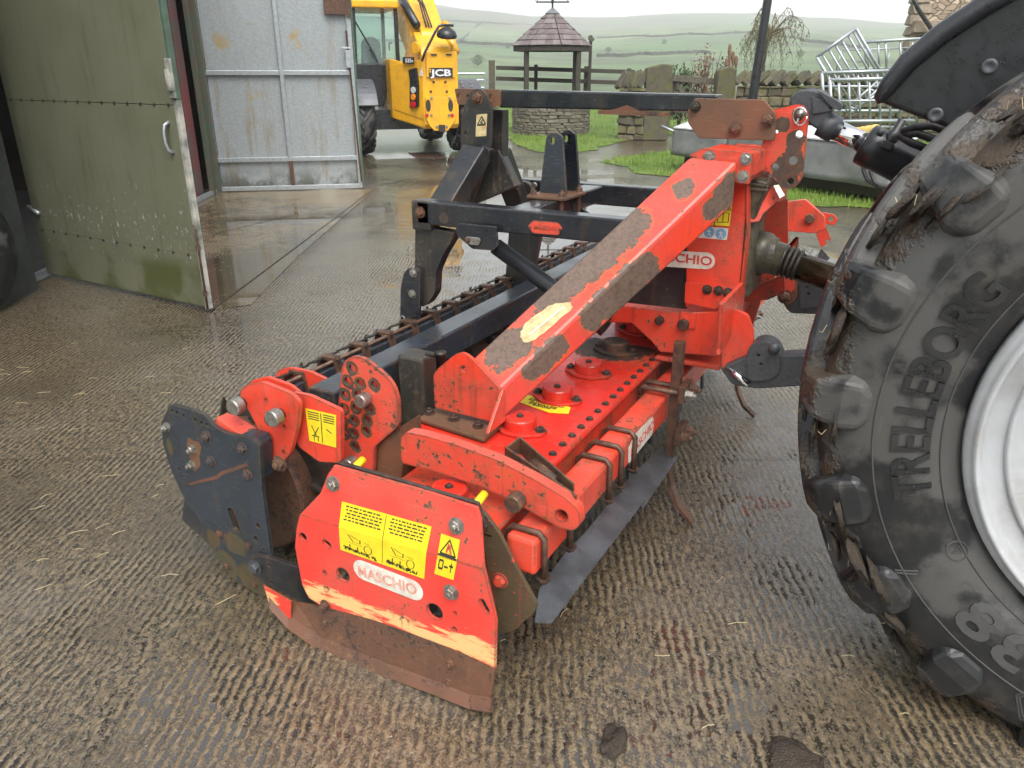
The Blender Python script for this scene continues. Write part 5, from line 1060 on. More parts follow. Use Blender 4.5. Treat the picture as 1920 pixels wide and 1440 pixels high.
# stickers on the shield
def decal(name, fn, nrm, pix, mat, par, off=.0012): 
    return B().prism([fn(u, v)+nrm*off for u, v in pix], nrm*.0006).ob(name, mat, par)
fl_ = lambda u, v: PY(u, v, SY)
dec = decal('instruction_label', su, un, ((642, 940), (810, 987), (800, 1036), (636, 988)), 'sticker_yellow', shield)
def sf(u, v): return su(u, v) if v < 965+(u-562)*(103/345) else PY(u, v, SY)
dec2 = decal('instruction_label', fl_, -EY, ((636, 988), (800, 1036), (796, 1085), (639, 1030)), 'sticker_yellow', shield)
def P2(c00, c10, c01, c11): return lambda s, t: (c00[0]*(1-s)*(1-t)+c10[0]*s*(1-t)+c01[0]*(1-s)*t+c11[0]*s*t, c00[1]*(1-s)*(1-t)+c10[1]*s*(1-t)+c01[1]*(1-s)*t+c11[1]*s*t)
def strip(bb, fn, nrm, m, s0, t0, s1, t1, w=.02, off=.0022):
    """a printed stroke between two label coordinates"""
    dx, dy = s1-s0, t1-t0; l = math.hypot(dx, dy) or 1; nx, ny = -dy/l*w/2, dx/l*w/2
    q = [fn(*m(a, b))+nrm*off for a, b in ((s0+nx, t0+ny), (s1+nx, t1+ny), (s1-nx, t1-ny), (s0-nx, t0-ny))]; bb.add(q, [(0, 1, 2, 3)])
random.seed(9); bb = B(); m = P2((642, 940), (810, 987), (636, 988), (800, 1036))
for h in (0, .5):
    for r in range(5):
        s = h+.04+random.uniform(0, .03)
        while s < h+.44: e = s+random.uniform(.02, .06); strip(bb, su, un, m, s, .12+r*.13, min(e, h+.46), .12+r*.13, .055); s = e+.012
strip(bb, su, un, m, .5, .05, .5, .98, .006); bb.ob('print', 'ink', dec)
bb = B(); m = P2((636, 988), (800, 1036), (639, 1030), (796, 1085)); strip(bb, fl_, -EY, m, .5, 0, .5, .95, .006)
for h in (0, .5):
    for k in range(60): s = h+.05+random.random()*.38; t = .70+.10*random.random()+ (s-h)*.25; strip(bb, fl_, -EY, m, s, t, s+random.uniform(-.02, .02), t+.07, .012)
    for k in range(12):
        a0_, a1_ = k*.5236, (k+1)*.5236; c = (h+.33, .62); strip(bb, fl_, -EY, m, c[0]+.045*math.cos(a0_), c[1]+.17*math.sin(a0_), c[0]+.045*math.cos(a1_), c[1]+.17*math.sin(a1_), .010)
    for a, b in (((.10, .18), (.16, .46)), ((.16, .46), (.24, .46)), ((.24, .46), (.24, .30)), ((.13, .2), (.22, .33)), ((.12, .60), (.12, .85)), ((.21, .62), (.21, .88)), ((.10, .52), (.26, .55)), ((.29, .35), (.36, .40))): strip(bb, fl_, -EY, m, h+a[0], a[1], h+b[0], b[1], .012)
bb.ob('print', 'ink', dec2)
dw = decal('warning_label', su, un, ((828, 1000), (863, 1012), (857, 1052), (821, 1041)), 'sticker_yellow', shield); decal('warning_label', fl_, -EY, ((821, 1042), (857, 1053), (851, 1087), (815, 1075)), 'sticker_yellow', shield); bb = B(); m = P2((828, 1000), (863, 1012), (815, 1075), (851, 1087))
for a, b in (((.5, .08), (.1, .45)), ((.1, .45), (.92, .45)), ((.92, .45), (.5, .08)), ((.0, .5), (1, .5)), ((.15, .62), (.15, .82)), ((.35, .62), (.35, .82)), ((.15, .62), (.35, .62)), ((.15, .82), (.35, .82)), ((.42, .75), (.62, .75)), ((.78, .62), (.78, .85)), ((.68, .70), (.88, .70))): strip(bb, sf, -EY, m, *a, *b, .05)
bb.ob('print', 'ink', dw); bb = B()
for a, b in (((.5, .18), (.42, .40)), ((.55, .25), (.68, .42)), ((.45, .28), (.62, .22))): strip(bb, sf, -EY, m, *a, *b, .09, .003)
bb.ob('print', 'ink_red', dw)
def stadium(p0, p1, r, nrm, n=8):
    d = (p1-p0).normalized(); u_ = nrm.cross(d); out = []
    for k in range(n+1): a = -math.pi/2+math.pi*k/n; out.append(p1+d*r*math.cos(a)+u_*r*math.sin(a))
    for k in range(n+1): a = math.pi/2+math.pi*k/n; out.append(p0+d*r*math.cos(a)+u_*r*math.sin(a))
    return out
l0, l1 = PY(680, 1069, SY-.0012), PY(775, 1106, SY-.0012); rr_ = .030
bl_ = B().prism(stadium(l0, l1, rr_, -EY), EY*-.0006).ob('brand_label', 'sticker_white', shield)
t0 = PY(673, 1082, SY-.003); t1 = PY(786, 1121, SY-.003)
def brand(par, org, xa, ya, h, w_, mat, dep):
    """the seven letters in heavy strokes over a width w_"""
    xa, ya = V(xa).normalized(), V(ya).normalized(); mw = .86*h; tw0 = textw('ASCHIO', h); k = w_/(mw+.10*h+tw0)
    M_ = [(0, 0), (0, 1), (.24, 1), (.42, .45), (.60, 1), (.84, 1), (.84, 0), (.64, 0), (.64, .62), (.48, .14), (.36, .14), (.20, .62), (.20, 0)]
    B().prism([org+xa*(x*h*k)+ya*(y*h) for x, y in M_], xa.cross(ya)*dep).ob('lettering', mat, par)
    text('ASCHIO', 'lettering', mat, par, org+xa*((mw+.10*h)*k), xa, ya, h, dep, .022, k)
brand(bl_, t0+EZ*.006, t1-t0, EZ, .030, (t1-t0).length*.96, 'ink_faded', .0005)
# multi-hole adjusting plates
HY = 1.52
hol = [(660, 692), (652, 715), (675, 719), (702, 722), (647, 741), (671, 741), (645, 767), (667, 765), (693, 767), (643, 790), (664, 789), (688, 787), (646, 814), (664, 813), (686, 808), (666, 838)]
paint('red_holes', RED, RED2, th=.60, er=.016, edge=1.1, blobs=[(tuple(PY(u, v, HY)), (.021, .05, .021)) for u, v in hol])
pix = [(640, 690), (648, 674), (664, 667), (684, 672), (722, 702), (738, 722), (746, 748), (747, 799), (702, 838), (700, 890), (636, 880), (631, 800)]
plateY('hole_plate', ph, 'red_holes', HY, pix, .012, [(u, v, .0125) for u, v in hol], .016, .002)
plateY('hole_plate', ph, 'red_paint', HY+.07, [(u+(0 if u < 690 else 2), v+2) for u, v in pix], .012, (), .016, .002)
bolt(PY(688, 746, HY), -EY, .020, ph, 'bolt_zinc', 'pin', ln=.03, flat=True); bolt(PY(663, 864, HY), -EY, .020, ph, 'bolt_zinc', 'pin', ln=.03, flat=True)
plateY('web_plate', ph, 'rust_plate', HY+.02, [(700, 842), (750, 800), (755, 872), (752, 905), (702, 890)], .10, r=.0)
for (u, v) in ((668, 874), (897, 940)): c = PY(u, v, 1.40); B().tube([c-EY*.025-V((.0, 0, .006)), c+EY*.03+V((.0, 0, .006))], .011, 12).ob('taped_bolt', 'sticker_yellow', ph, smooth=True)
# roller arm and brackets
RA = 1.42
rap = plateY('roller_arm', ph, 'red_paint', RA+.012, [(545, 735), (580, 742), (640, 770), (640, 868), (598, 866), (560, 838), (545, 800)], .014, [(617, 812, .014)], .012)
dl = decal('instruction_label', lambda u, v: PY(u, v, RA+.012), -EY, ((573, 765), (631, 778), (631, 839), (581, 826)), 'sticker_yellow', rap); bb = B(); m = P2((573, 765), (631, 778), (581, 826), (631, 839)); fa = lambda u, v: PY(u, v, RA+.012)
for r in range(4):
    for h in (0.02, .52): strip(bb, fa, -EY, m, h+.05, .08+r*.07, h+.42, .08+r*.07, .03)
for a, b in (((.15, .5), (.3, .8)), ((.4, .5), (.2, .8)), ((.12, .8), (.4, .8)), ((.65, .5), (.85, .6)), ((.5, .05), (.5, .95)), ((.2, .82), (.2, .95)), ((.35, .82), (.35, .95))): strip(bb, fa, -EY, m, *a, *b, .03)
bb.ob('print', 'ink', dl)
plateY('arm_cheek', ph, 'red_paint', RA-.02, [(447, 735), (462, 722), (490, 716), (545, 738), (562, 755), (558, 800), (545, 850), (520, 880), (500, 872), (492, 820)], .014, [(499, 750, .006), (533, 800, .006), (532, 848, .006)], .014, .003)
plateY('arm_cheek', ph, 'red_paint', RA+.09, [(455, 735), (470, 714), (500, 706), (545, 722), (572, 745), (565, 790), (500, 780)], .012, (), .014, .003)
fo_ = B().prism([PY(u, v, RA-.02) for u, v in ((425, 782), (432, 770), (482, 802), (492, 818), (512, 880), (500, 890), (478, 826))], EY*-.055).ob('arm_fold', 'red_paint', ph, bevel=.004)
plateY('rear_ear', ph, 'red_paint', 1.72, [(515, 703), (525, 692), (545, 690), (580, 697), (618, 715), (631, 735), (631, 775), (520, 745)], .014, [(533, 714, .012), (600, 737, .013), (566, 716, .006)], .016, .003)
for u, v in ((450, 758), (522, 779)):
    c = PY(u+6, v-3, RA-.02); B().tube([c, c-EY*.05], .016, 16).ob('pin_shank', 'rust', ph, smooth=True); bolt(PY(u, v, RA-.055), -EY, .024, ph, 'bolt_zinc', 'pin', ln=.026, flat=True)
bolt(PY(525, 869, RA-.075), -EY, .018, ph, 'rust')
# roller with its black end plate
RC = V((-1.74, 0, .275)); RR = .245
ro_ = B().lathe(V((RC.x, 1.48, RC.z)), EY, [(0, .05), (0, RR*.86), (.01, RR*.9), (2.67, RR*.9), (2.68, .05)], 40).ob('roller_drum', 'rust', ph, smooth=False)
for k in range(16):
    y = 1.55+k*.165; b = B().lathe(V((RC.x, y, RC.z)), EY, [(-.012, RR*.88), (-.006, RR*1.02), (.006, RR*1.02), (.012, RR*.88)], 40, cap=False)
    for j in range(9): an = j*2*math.pi/9+k*.3; d_ = V((math.cos(an), 0, math.sin(an))); b.prism([V((RC.x, y-.03, RC.z))+d_*RR*.9+V((-d_.z, 0, d_.x))*.05, V((RC.x, y+.03, RC.z))+d_*RR*.9+V((-d_.z, 0, d_.x))*.05, V((RC.x, y, RC.z))+d_*RR*1.2], V((-d_.z, 0, d_.x))*-.012)
    b.ob('packer_ring', 'dark_metal', ro_)
EYp = 1.33
paint('end_plate_paint', (.026, .034, .046), (.019, .025, .033), chip=(.060, .055, .026), th=.635, dirt=.35, dirtc=(.045, .04, .025), rough=.26, rust=(.10, .055, .02), halo=(.05, .045, .03), blobs=[(tuple(PY(u, v, EYp)), (r, .1, r*k)) for u, v, r, k in ((440, 1020, .045, .9), (420, 1060, .06, 1), (470, 1085, .06, .8), (480, 1110, .05, .8), (363, 850, .022, 2.0), (318, 838, .012, 2.2), (400, 1010, .03, 1.2))])
endp = plateY('roller_end_plate', ph, 'end_plate_paint', EYp, [(301, 795), (318, 758), (352, 766), (384, 778), (400, 800), (424, 812), (470, 822), (486, 832), (491, 920), (510, 1060), (500, 1120), (478, 1112), (432, 1082), (398, 1030), (375, 975), (345, 935), (320, 880), (306, 835)], .012,
    [(438, 975, (.015, .05, (-.25, 0, .97))), (484, 986, .009), (480, 1010, .009), (323, 770, .006), (332, 774, .006), (344, 780, .006), (366, 788, .007), (378, 794, .007), (388, 797, .007), (335, 880, .006), (494, 1030, .006)], .014, .003)
for u, v in ((388, 818), (455, 840), (397, 865), (465, 890)): bolt(PY(u, v, EYp), -EY, .014, endp, 'slate_paint', stud=.5)
for u, v in ((314, 800), (363, 841), (361, 871)): o = bolt(PY(u, v, EYp), -EY, .011, endp, 'bolt_zinc', stud=.6, ln=.02)
for u, v in ((412, 1000), (466, 1024), (427, 1062), (478, 1095)): bolt(PY(u, v, EYp), -EY, .010, endp, 'rust', stud=0)
for u, v, a, b in ((360, 856, 22, 30), (395, 880, 12, 10)): pass
sc_ = [PY(u, v, EYp-.0008) for u, v in ((352, 906), (405, 892), (414, 884), (463, 868), (468, 873), (418, 890), (408, 898), (355, 910))]; B().prism(sc_, EY*-.0005).ob('rust_scar', 'rust', endp)
ru = [PY(u, v, EYp-.0006) for u, v in ((353, 820), (362, 826), (372, 828), (378, 838), (374, 856), (376, 872), (366, 884), (358, 878), (356, 850), (350, 838))]; B().prism(ru, EY*-.0004).ob('rust_scar', 'rust_plate', endp)
B().prism([PY(u, v, EYp+.014) for u, v in ((395, 800), (480, 822), (487, 835), (490, 900), (430, 900))], EY*.05).ob('end_block', 'slate_paint', ph, bevel=.005)
brk = plateY('shield_link', ph, 'black_worn', 1.315, [(466, 1050), (476, 1040), (500, 1044), (560, 1064), (590, 1090), (596, 1150), (560, 1125), (505, 1098), (470, 1075)], .012, [(505, 1060, .007), (510, 1092, .006)], .012)
bolt(PY(479, 1063, 1.314), -EY, .018, brk, 'cast_grey', stud=0)
plateY('mud_deflector', ph, 'slate_paint', 1.40, [(345, 935), (370, 965), (400, 1010), (398, 1030), (380, 1010), (340, 975)], .05, r=.01)
# rear beam, its post and the scraper bar
BZ = .60
p_l, p_r = PZ(640, 712, BZ), PZ(1120, 452, BZ); xl = -1.585; xr = -1.480
B().box((xl, 1.62, BZ-.10), (xr, 4.2, BZ)).ob('rear_beam', 'slate_paint', ph, bevel=.008)
paint('post_paint', (.045, .042, .032), (.030, .030, .026), chip=(.09, .075, .05), th=.60, dirt=.7, dirtc=(.07, .06, .032), rough=.45, rust=(.11, .06, .035), halo=(.07, .055, .04))
po = B().box((-1.452, 1.90, .38), (-1.350, 1.985, .640)).ob('stub_post', 'post_paint', ph, bevel=.012)
c = PY(826, 668, 1.90); B().lathe(c-EZ*.045, EZ, [(0, .016), (.05, .016), (.052, .02), (.06, .02)], 14).ob('stop_pin', 'dark_metal', po, smooth=True); B().tube([c-EX*.055, c], .008, 8).ob('pin_arm', 'dark_metal', po)
B().tube([PY(752, 700, 1.98), PY(748, 700, 2.08)], .02, 14).ob('spacer_tube', 'dark_metal', ph, smooth=True)
SX, SZ = -1.72, .575
B().box((SX-.006, 1.50, SZ-.07), (SX+.034, 4.2, SZ-.01)).ob('scraper_bar', 'slate_paint', ph, bevel=.004)
rod = B().tube([V((SX+.02, 1.50, SZ+.004)), V((SX+.02, 4.2, SZ+.004))], .0075, 8).ob('scraper_rod', 'rusty_bar', ph, smooth=True)
for k in range(17):
    y = 1.56+k*.152
    cl = B().prism([V((SX-.035, y, SZ-.02)), V((SX-.03, y, SZ+.018)), V((SX+.03, y, SZ+.020)), V((SX+.055, y, SZ-.08)), V((SX+.045, y, SZ-.082)), V((SX+.022, y, SZ+.006)), V((SX-.02, y, SZ+.004)), V((SX-.027, y, SZ-.02))], EY*.034).ob('scraper_clip', 'rusty_bar', ph, bevel=.0015)
    bolt((SX+.030, y+.017, SZ+.010), V((.8, 0, .6)), .010, cl, 'bolt_dark')
    B().prism([V((SX-.05, y-.045, SZ+.002)), V((SX-.01, y-.045, SZ+.016)), V((SX-.01, y+.075, SZ+.016)), V((SX-.05, y+.075, SZ+.002))], EZ*-.006).ob('scraper_blade', 'dark_metal', ph)
# front levelling blade
for pix in (((1003, 1165), (1035, 1168), (1212, 934), (1168, 920), (1145, 938), (1100, 995), (1060, 1035), (1010, 1105)), ((1160, 915), (1240, 836), (1273, 855), (1204, 956), (1195, 930))):
    p0 = V((-.66, 1.7, .25)); nrm = V((.45, 0, .89)).normalized() if pix[0][0] < 1100 else V((.40, .02, .90)).normalized(); plateP('levelling_blade', ph, 'blade_steel', p0+(V((0, 0, 0)) if pix[0][0] < 1100 else V((0, 0, -.008))), nrm, pix, .006, .004, .0015)
# front tines: square shank, clamp blocks, curved point
def tine(y, n):
    t = B().bar((-.665, y, .18), (-.665, y, .650), .034, .034, EX).ob('tine_shank', 'rusty_bar', ph, bevel=.003)
    pts = [V((-.665, y, .24)), V((-.665, y, .17)), V((-.650, y, .10)), V((-.61, y-.03, .045)), V((-.545, y-.07, .015))]; b = B()
    for a, c in zip(pts, pts[1:]): b.bar(a, c, .05, .014, EX)
    vv, ff = [], []
    for i, p in enumerate(pts):
        w_ = .024-.002*i; d_ = (pts[min(i+1, 4)]-pts[max(i-1, 0)]).normalized(); nn = V((0, 1, 0)); th = d_.cross(nn).normalized()*.006
        vv += [p-nn*w_-th, p+nn*w_-th, p+nn*w_+th, p-nn*w_+th]
    for i in range(4):
        for k in range(4): a, c = i*4+k, i*4+(k+1) % 4; ff.append((a, c, c+4, a+4))
    ff += [(0, 1, 2, 3), (19, 18, 17, 16)]; mk('tine_point', vv, ff, 'rust', ph)
    for z in (.475, .315):
        B().box((-.645, y-.045, z-.032), (-.620, y+.045, z+.032)).ob('clamp_block', 'rusty_bar', ph, bevel=.003)
        for s in (-.028, .028):
            if z > .4: B().tube([V((-.78, y+s, z-.03)), V((-.785, y+s, z-.01)), V((-.77, y+s, z)), V((-.60, y+s, z))], .010, 8).ob('clamp_bolt', 'rusty_bar', ph, smooth=True)
            bolt((-.620, y+s, z), EX, .017, ph, 'bolt_zinc' if z > .4 and s < 0 else 'rust', 'nut', ln=.030)
tine(2.43, 0); tine(3.45, 1)
# straddling brackets either side of the gearbox
for k, (y, mt) in enumerate(((2.60, 'red_paint'), (3.02, 'red_paint'))):
    if k == 0:
        pix = [(1100, 600), (1128, 590), (1140, 572), (1285, 588), (1345, 585), (1368, 560), (1385, 552), (1372, 600), (1345, 668), (1238, 660), (1222, 640), (1185, 606), (1150, 604), (1118, 622)]
        s_ = plateY('straddle_bracket', ph, mt, y, pix, .014, (), .006, .003)
        for u, v, r in ((1238, 600, .016), (1283, 607, .020), (1140, 596, .014)): bolt(PY(u, v, y), -EY, r, s_, 'bolt_dark', flat=True, ln=r*1.1)
        B().box((-.72, y-.006, .645), (-.66, y-.001, .705)).ob('bolt_pad', 'red_paint', s_, bevel=.002)
    else: B().prism([V((-1.12, y, .50)), V((-.55, y, .50)), V((-.50, y, .78)), V((-1.12, y, .74))], EY*.014).ob('straddle_bracket', mt, ph, bevel=.003)
B().box((-1.12, 2.62, .64), (-.56, 3.0, .66)).ob('cross_plate', 'red_dirty', ph, bevel=.003)
B().box((-.80, 2.60, .505), (-.56, 2.80, .52)).ob('foot_plate', 'red_paint', ph, bevel=.003)
bolt(PZ(1335, 660, .52), EZ, .018, ph, 'rust')
# lower link clevis: two cheeks around the catch ball
def clevis(y, pixA, pixB, pin):
    a = plateY('clevis_cheek', ph, 'red_paint', y, pixA, .016, (), .012, .003); plateY('clevis_cheek', ph, 'rust_plate', y+.012, pixB, .014, (), .03, .003); return a
clevis(2.46, [(1362, 600), (1380, 580), (1402, 590), (1413, 620), (1412, 660), (1395, 700), (1372, 705), (1352, 690), (1352, 650)], [(1352, 655), (1385, 640), (1402, 650), (1402, 690), (1385, 712), (1362, 708), (1350, 690)], None)
plateP('clevis_flange', ph, 'red_paint', (-.505, 2.6, .7), EX, ((1352, 655), (1356, 570), (1395, 530), (1398, 545), (1392, 590), (1350, 668)), .014, .006, .003)
B().tube([PY(1364, 688, 2.43), PY(1403, 722, 2.40)], [.012, .009], 10).ob('hitch_pin', 'chrome', ph, smooth=True)
clevis(3.16, [(1455, 500), (1485, 495), (1490, 545), (1470, 560), (1455, 545)], [(1462, 505), (1495, 505), (1496, 560), (1478, 575), (1462, 565)], None)
bolt(PY(1472, 556, 3.15), -EY, .022, ph, 'rust')
# headstock cheeks with labels
ck = plateY('headstock_cheek', ph, 'red_paint', 2.62, [(1285, 578), (1292, 330), (1320, 280), (1397, 290), (1400, 380), (1385, 556), (1340, 552)], .014, (), .006, .003)
plateY('headstock_cheek', ph, 'red_dirty', 3.00, [(1300, 470), (1330, 340), (1430, 385), (1477, 372), (1478, 470), (1462, 500), (1440, 545), (1380, 560)], .014, (), .006, .003)
B().prism([PY(u, v, 2.615) for u, v in ((1398, 290), (1402, 300), (1402, 430), (1390, 556), (1385, 556), (1398, 430))], EY*.08).ob('cheek_flange', 'red_dirty', ph, bevel=.003)
plateY('guard_plate', ph, 'black_worn', 2.64, [(1160, 566), (1180, 545), (1290, 440), (1288, 580)], .01, (), .004)
plateY('cross_rail', ph, 'red_paint', 2.605, [(1285, 528), (1383, 542), (1370, 566), (1340, 580), (1283, 568)], .012, (), .004)
for u, v in ((1326, 543), (1347, 545), (1365, 549)): bolt(PY(u, v, 2.604), -EY, .013, ph, 'bolt_dark')
fy = lambda u, v: PY(u, v, 2.62)
d1 = decal('warning_label', fy, -EY, ((1302, 412), (1340, 374), (1374, 374), (1368, 424), (1300, 420)), 'sticker_yellow', ck); bb = B(); m = P2((1302, 374), (1374, 374), (1300, 424), (1368, 424))
for a, b in (((.82, .08), (.66, .36)), ((.66, .36), (.98, .36)), ((.98, .36), (.82, .08)), ((.82, .16), (.82, .28)), ((.58, .4), (.58, 1)), ((.0, .4), (1, .4)), ((.65, .5), (.95, .5)), ((.65, .85), (.95, .85)), ((.65, .5), (.65, .85)), ((.95, .5), (.95, .85)), ((.8, .45), (.8, .85)), ((.2, .6), (.45, .6)), ((.2, .75), (.45, .8))): strip(bb, fy, -EY, m, *a, *b, .025)
bb.ob('print', 'ink', d1)
d2 = decal('safety_label', fy, -EY, ((1294, 422), (1366, 428), (1363, 450), (1292, 444)), 'sticker_white', ck)
for u, v in ((1308, 432), (1330, 435), (1352, 438)):
    B().prism(ring(fy(u, v)-EY*.0022, EX, EZ, .018, 20), EY*-.0005).ob('safety_symbol', 'sticker_blue', d2)
    bb = B(); mm = P2((u-6, v-7), (u+6, v-6), (u-6, v+7), (u+6, v+8))
    for a, b in (((.5, .1), (.5, .6)), ((.2, .35), (.8, .35)), ((.5, .6), (.25, .95)), ((.5, .6), (.75, .95))): strip(bb, fy, -EY, mm, *a, *b, .16, .0032)
    bb.ob('print', 'sticker_white', d2)
l0, l1 = fy(1240, 484)-EY*.0012, fy(1325, 489)-EY*.0012; d3 = B().prism(stadium(l0, l1, .029, -EY), EY*-.0006).ob('brand_label', 'sticker_white', ck)
t1 = fy(1334, 498)-EY*.002; brand(d3, t1-EX*.225, EX, EZ, .030, .225, 'ink_red', .0006)
# beam flange and tower box
flg = plateY('beam_flange', ph, 'red_paint', 2.505, [(1290, 292), (1318, 278), (1412, 287), (1405, 345), (1385, 345), (1360, 330), (1330, 305)], .016, (), .004, .003)
for u, v in ((1398, 298), (1393, 331), (1330, 294)): bolt(PY(u, v, 2.504), -EY, .014, flg, 'bolt_zinc', stud=0)
B().prism([PY(u, v, 2.52) for u, v in ((1322, 278), (1412, 288), (1410, 330), (1400, 345), (1322, 330))], EY*.20).ob('tower_box', 'red_paint', ph, bevel=.006)
B().prism([PY(u, v, 2.60) for u, v in ((1410, 290), (1416, 288), (1412, 322), (1406, 324))], EX*.004).ob('reflector_strip', 'sticker_white', ph)
gb = B().prism([PY(u, v, 2.66) for u, v in ((1400, 330), (1442, 343), (1424, 385), (1410, 430), (1410, 500), (1402, 562), (1385, 560), (1395, 450))], EY*.22).ob('gearbox', 'oily_gear', ph, bevel=.02, seg=3)
for k in range(3): B().bar(PY(1405, 335+k*9, 2.655), PY(1440, 338+k*9, 2.655), .008, .008).ob('cooling_rib', 'oily_gear', gb)
hd_ = plateP('hood', ph, 'red_paint', PY(1440, 380, 2.72), V((.55, -.70, .45)).normalized(), ((1402, 385), (1438, 342), (1476, 352), (1474, 375), (1455, 380), (1432, 400), (1424, 415), (1400, 418)), .006, .004, .002)
plateP('reflector', hd_, 'sticker_white', PY(1465, 362, 2.715), V((.55, -.70, .45)).normalized(), ((1450, 348), (1460, 346), (1472, 366), (1462, 372)), .001, 0, 0)
B().lathe(PY(1418, 475, CY), EX, [(-.06, .085), (.0, .085), (.02, .07), (.07, .062)], 24).ob('input_flange', 'oily_gear', ph, smooth=False)
plateY('lower_frame', ph, 'red_dirty', 2.90, [(1395, 545), (1470, 515), (1472, 548), (1440, 562), (1395, 566)], .02, (), .006)
# top link plates
pl = [(1425, 300), (1430, 265), (1440, 208), (1490, 196), (1506, 197), (1516, 214), (1508, 300), (1503, 338), (1488, 354), (1470, 354), (1450, 335)]
paint('red_tower', RED, RED2, th=.62, blobs=[(tuple(PY(u, v, 2.72)), (r, .05, r)) for u, v, r in ((1468, 234, .024), (1492, 262, .030), (1490, 280, .026), (1470, 318, .040), (1485, 308, .042), (1480, 340, .035), (1497, 215, .02))])
for k, y in enumerate((2.72, 2.87)): plateY('top_link_plate', ph, 'red_tower', y, pl, .016, [(1498, 252, .013), (1487, 301, .015), (1453, 314, .014), (1482, 340, .012), (1456, 247, .006)], .02, .003)
pn = B().tube([PY(1499, 214, 2.68), PY(1499, 214, 2.68)+EY*.26], .013, 16).ob('top_link_pin', 'bolt_zinc', ph, smooth=True)
B().tube([PY(1500+13*math.cos(t), 218+17*math.sin(t), 2.70) for t in [i*.45 for i in range(15)]], .0025, 6).ob('pin_ring', 'chrome', pn, smooth=True); B().tube([PY(1503, 203, 2.69), PY(1494, 232, 2.69)], .004, 6).ob('linch_pin', 'chrome', pn)
tpx = [(1289, 208), (1303, 184), (1432, 187), (1455, 213), (1452, 264), (1310, 259), (1290, 231)]
for k, y in enumerate((2.695, 2.84)): plateY('tie_plate', ph, 'rust_plate', y, tpx, .012, (), .006, .002)
for u, v, r in ((1304, 200, .014), (1379, 241, .018), (1440, 225, .018)): bolt(PY(u, v, 2.694), -EY, r, ph, 'rust' if u > 1310 else 'dark_metal', ln=r*1.2)
# ------------------------------------------------------------------ rear hitch carried by the harrow
hz = PY(855, 168, CY).z
tb_ = [PY(u, v, CY-.045) for u, v in ((852, 168), (1360, 186))]
ar = B().prism([PY(u, v, CY-.045) for u, v in ((935, 168), (1345, 178), (1345, 210), (935, 202))], EY*.09).ob('top_tube', 'black_paint', ph, bevel=.006)
fk = B()
plateY('fork_end', ph, 'rust_plate', CY-.055, [(852, 166), (938, 168), (938, 200), (858, 196)], .012, [(861, 181, .011), (879, 182, .011), (922, 183, .012)], .008); plateY('fork_end', ph, 'rust_plate', CY+.043, [(852, 166), (938, 168), (938, 200), (858, 196)], .012, (), .008)
B().prism([PY(u, v, CY-.05) for u, v in ((1120, 207), (1150, 205), (1175, 197), (1200, 208), (1255, 212), (1255, 219), (1122, 214))], EY*.02).ob('rusty_strip', 'rust', ph)
mp_ = [(866, 215), (878, 178), (888, 167), (900, 166), (912, 176), (922, 205), (920, 275), (900, 300), (866, 330), (864, 270)]
mast = plateY('hitch_mast', ph, 'black_worn', CY-.085, mp_, .012, [(875, 250, .011)], .012); plateY('hitch_mast', ph, 'black_worn', CY+.075, mp_, .012, (), .012)
bolt(PY(895, 183, CY-.085), -EY, .020, mast, 'rust')
B().bar(PY(930, 205, CY+.01), PY(930, 330, CY+.01), .05, .09, EX).ob('mast_web', 'black_worn', ph, bevel=.004)
dm = decal('warning_label', lambda u, v: PY(u, v, CY-.085), -EY, ((894, 215), (914, 213), (912, 255), (892, 256)), 'sticker_cream', mast); bb = B(); m = P2((894, 215), (914, 213), (892, 256), (912, 255)); fm = lambda u, v: PY(u, v, CY-.085)
for a, b in (((.5, .1), (.12, .48)), ((.12, .48), (.9, .48)), ((.9, .48), (.5, .1)), ((.4, .4), (.6, .25)), ((.5, .4), (.62, .42))): strip(bb, fm, -EY, m, *a, *b, .09)
bb.ob('print', 'ink', dm)
# splayed legs of the mast
def legbar(a, b, w_, h_, nm='mast_leg', mat='black_worn'): return B().bar(a, b, w_, h_, EX).ob(nm, mat, ph, bevel=.005)
B().prism([PY(u, v, CY-.10) for u, v in ((868, 300), (905, 272), (920, 280), (882, 384), (828, 378))], EY*.03).ob('mast_leg', 'black_worn', ph, bevel=.006)
legbar(PY(895, 285, CY-.09), PY(818, 412, CY-.33), .075, .10)
legbar(PY(935, 285, CY+.04), PY(975, 392, CY+.20), .06, .09)
B().prism([PY(u, v, CY-.02) for u, v in ((905, 285), (935, 280), (968, 350), (940, 362), (885, 385), (880, 365))], EY*.05).ob('mast_gusset', 'black_worn', ph, bevel=.006)
hk = plateY('hitch_hook', ph, 'black_worn', CY+.22, [(955, 350), (975, 338), (995, 345), (1000, 372), (985, 398), (955, 398), (945, 375)], .03, (), .03)
bolt(PY(1003, 347, CY+.2), -EY, .012, ph, 'bolt_zinc', flat=True)
# side arms
Zt, Zb = 1.045, .960
def side_arm(y, near):
    a = B().box((-1.70, y-.035, Zb), (-.70, y+.035, Zt)).ob('side_arm', 'black_paint', ph, bevel=.006)
    return a
an_ = side_arm(2.435, True); side_arm(3.165, False)
B().box((-1.725, 2.40, .935), (-1.64, 2.47, 1.047)).ob('arm_end', 'black_worn', ph, bevel=.008)
bolt(PY(788, 398, 2.395), -EY, .016, an_, 'rust')
B().prism(ring(PY(832, 409, 2.399), EX, EZ, .020, 18), EY*-.0015).ob('arm_hole_disc', 'black_worn', an_)  # flat disc painting the dark of a hole; the tube is not pierced
B().box((-1.335, 2.47, .975), (-1.245, 3.13, 1.042)).ob('cross_tube', 'black_paint', ph, bevel=.006)
bdg = rnd([PY(u, v, 2.3985) for u, v in ((990, 424), (1000, 413), (1046, 417), (1056, 428), (1048, 441), (1000, 437))], .006)
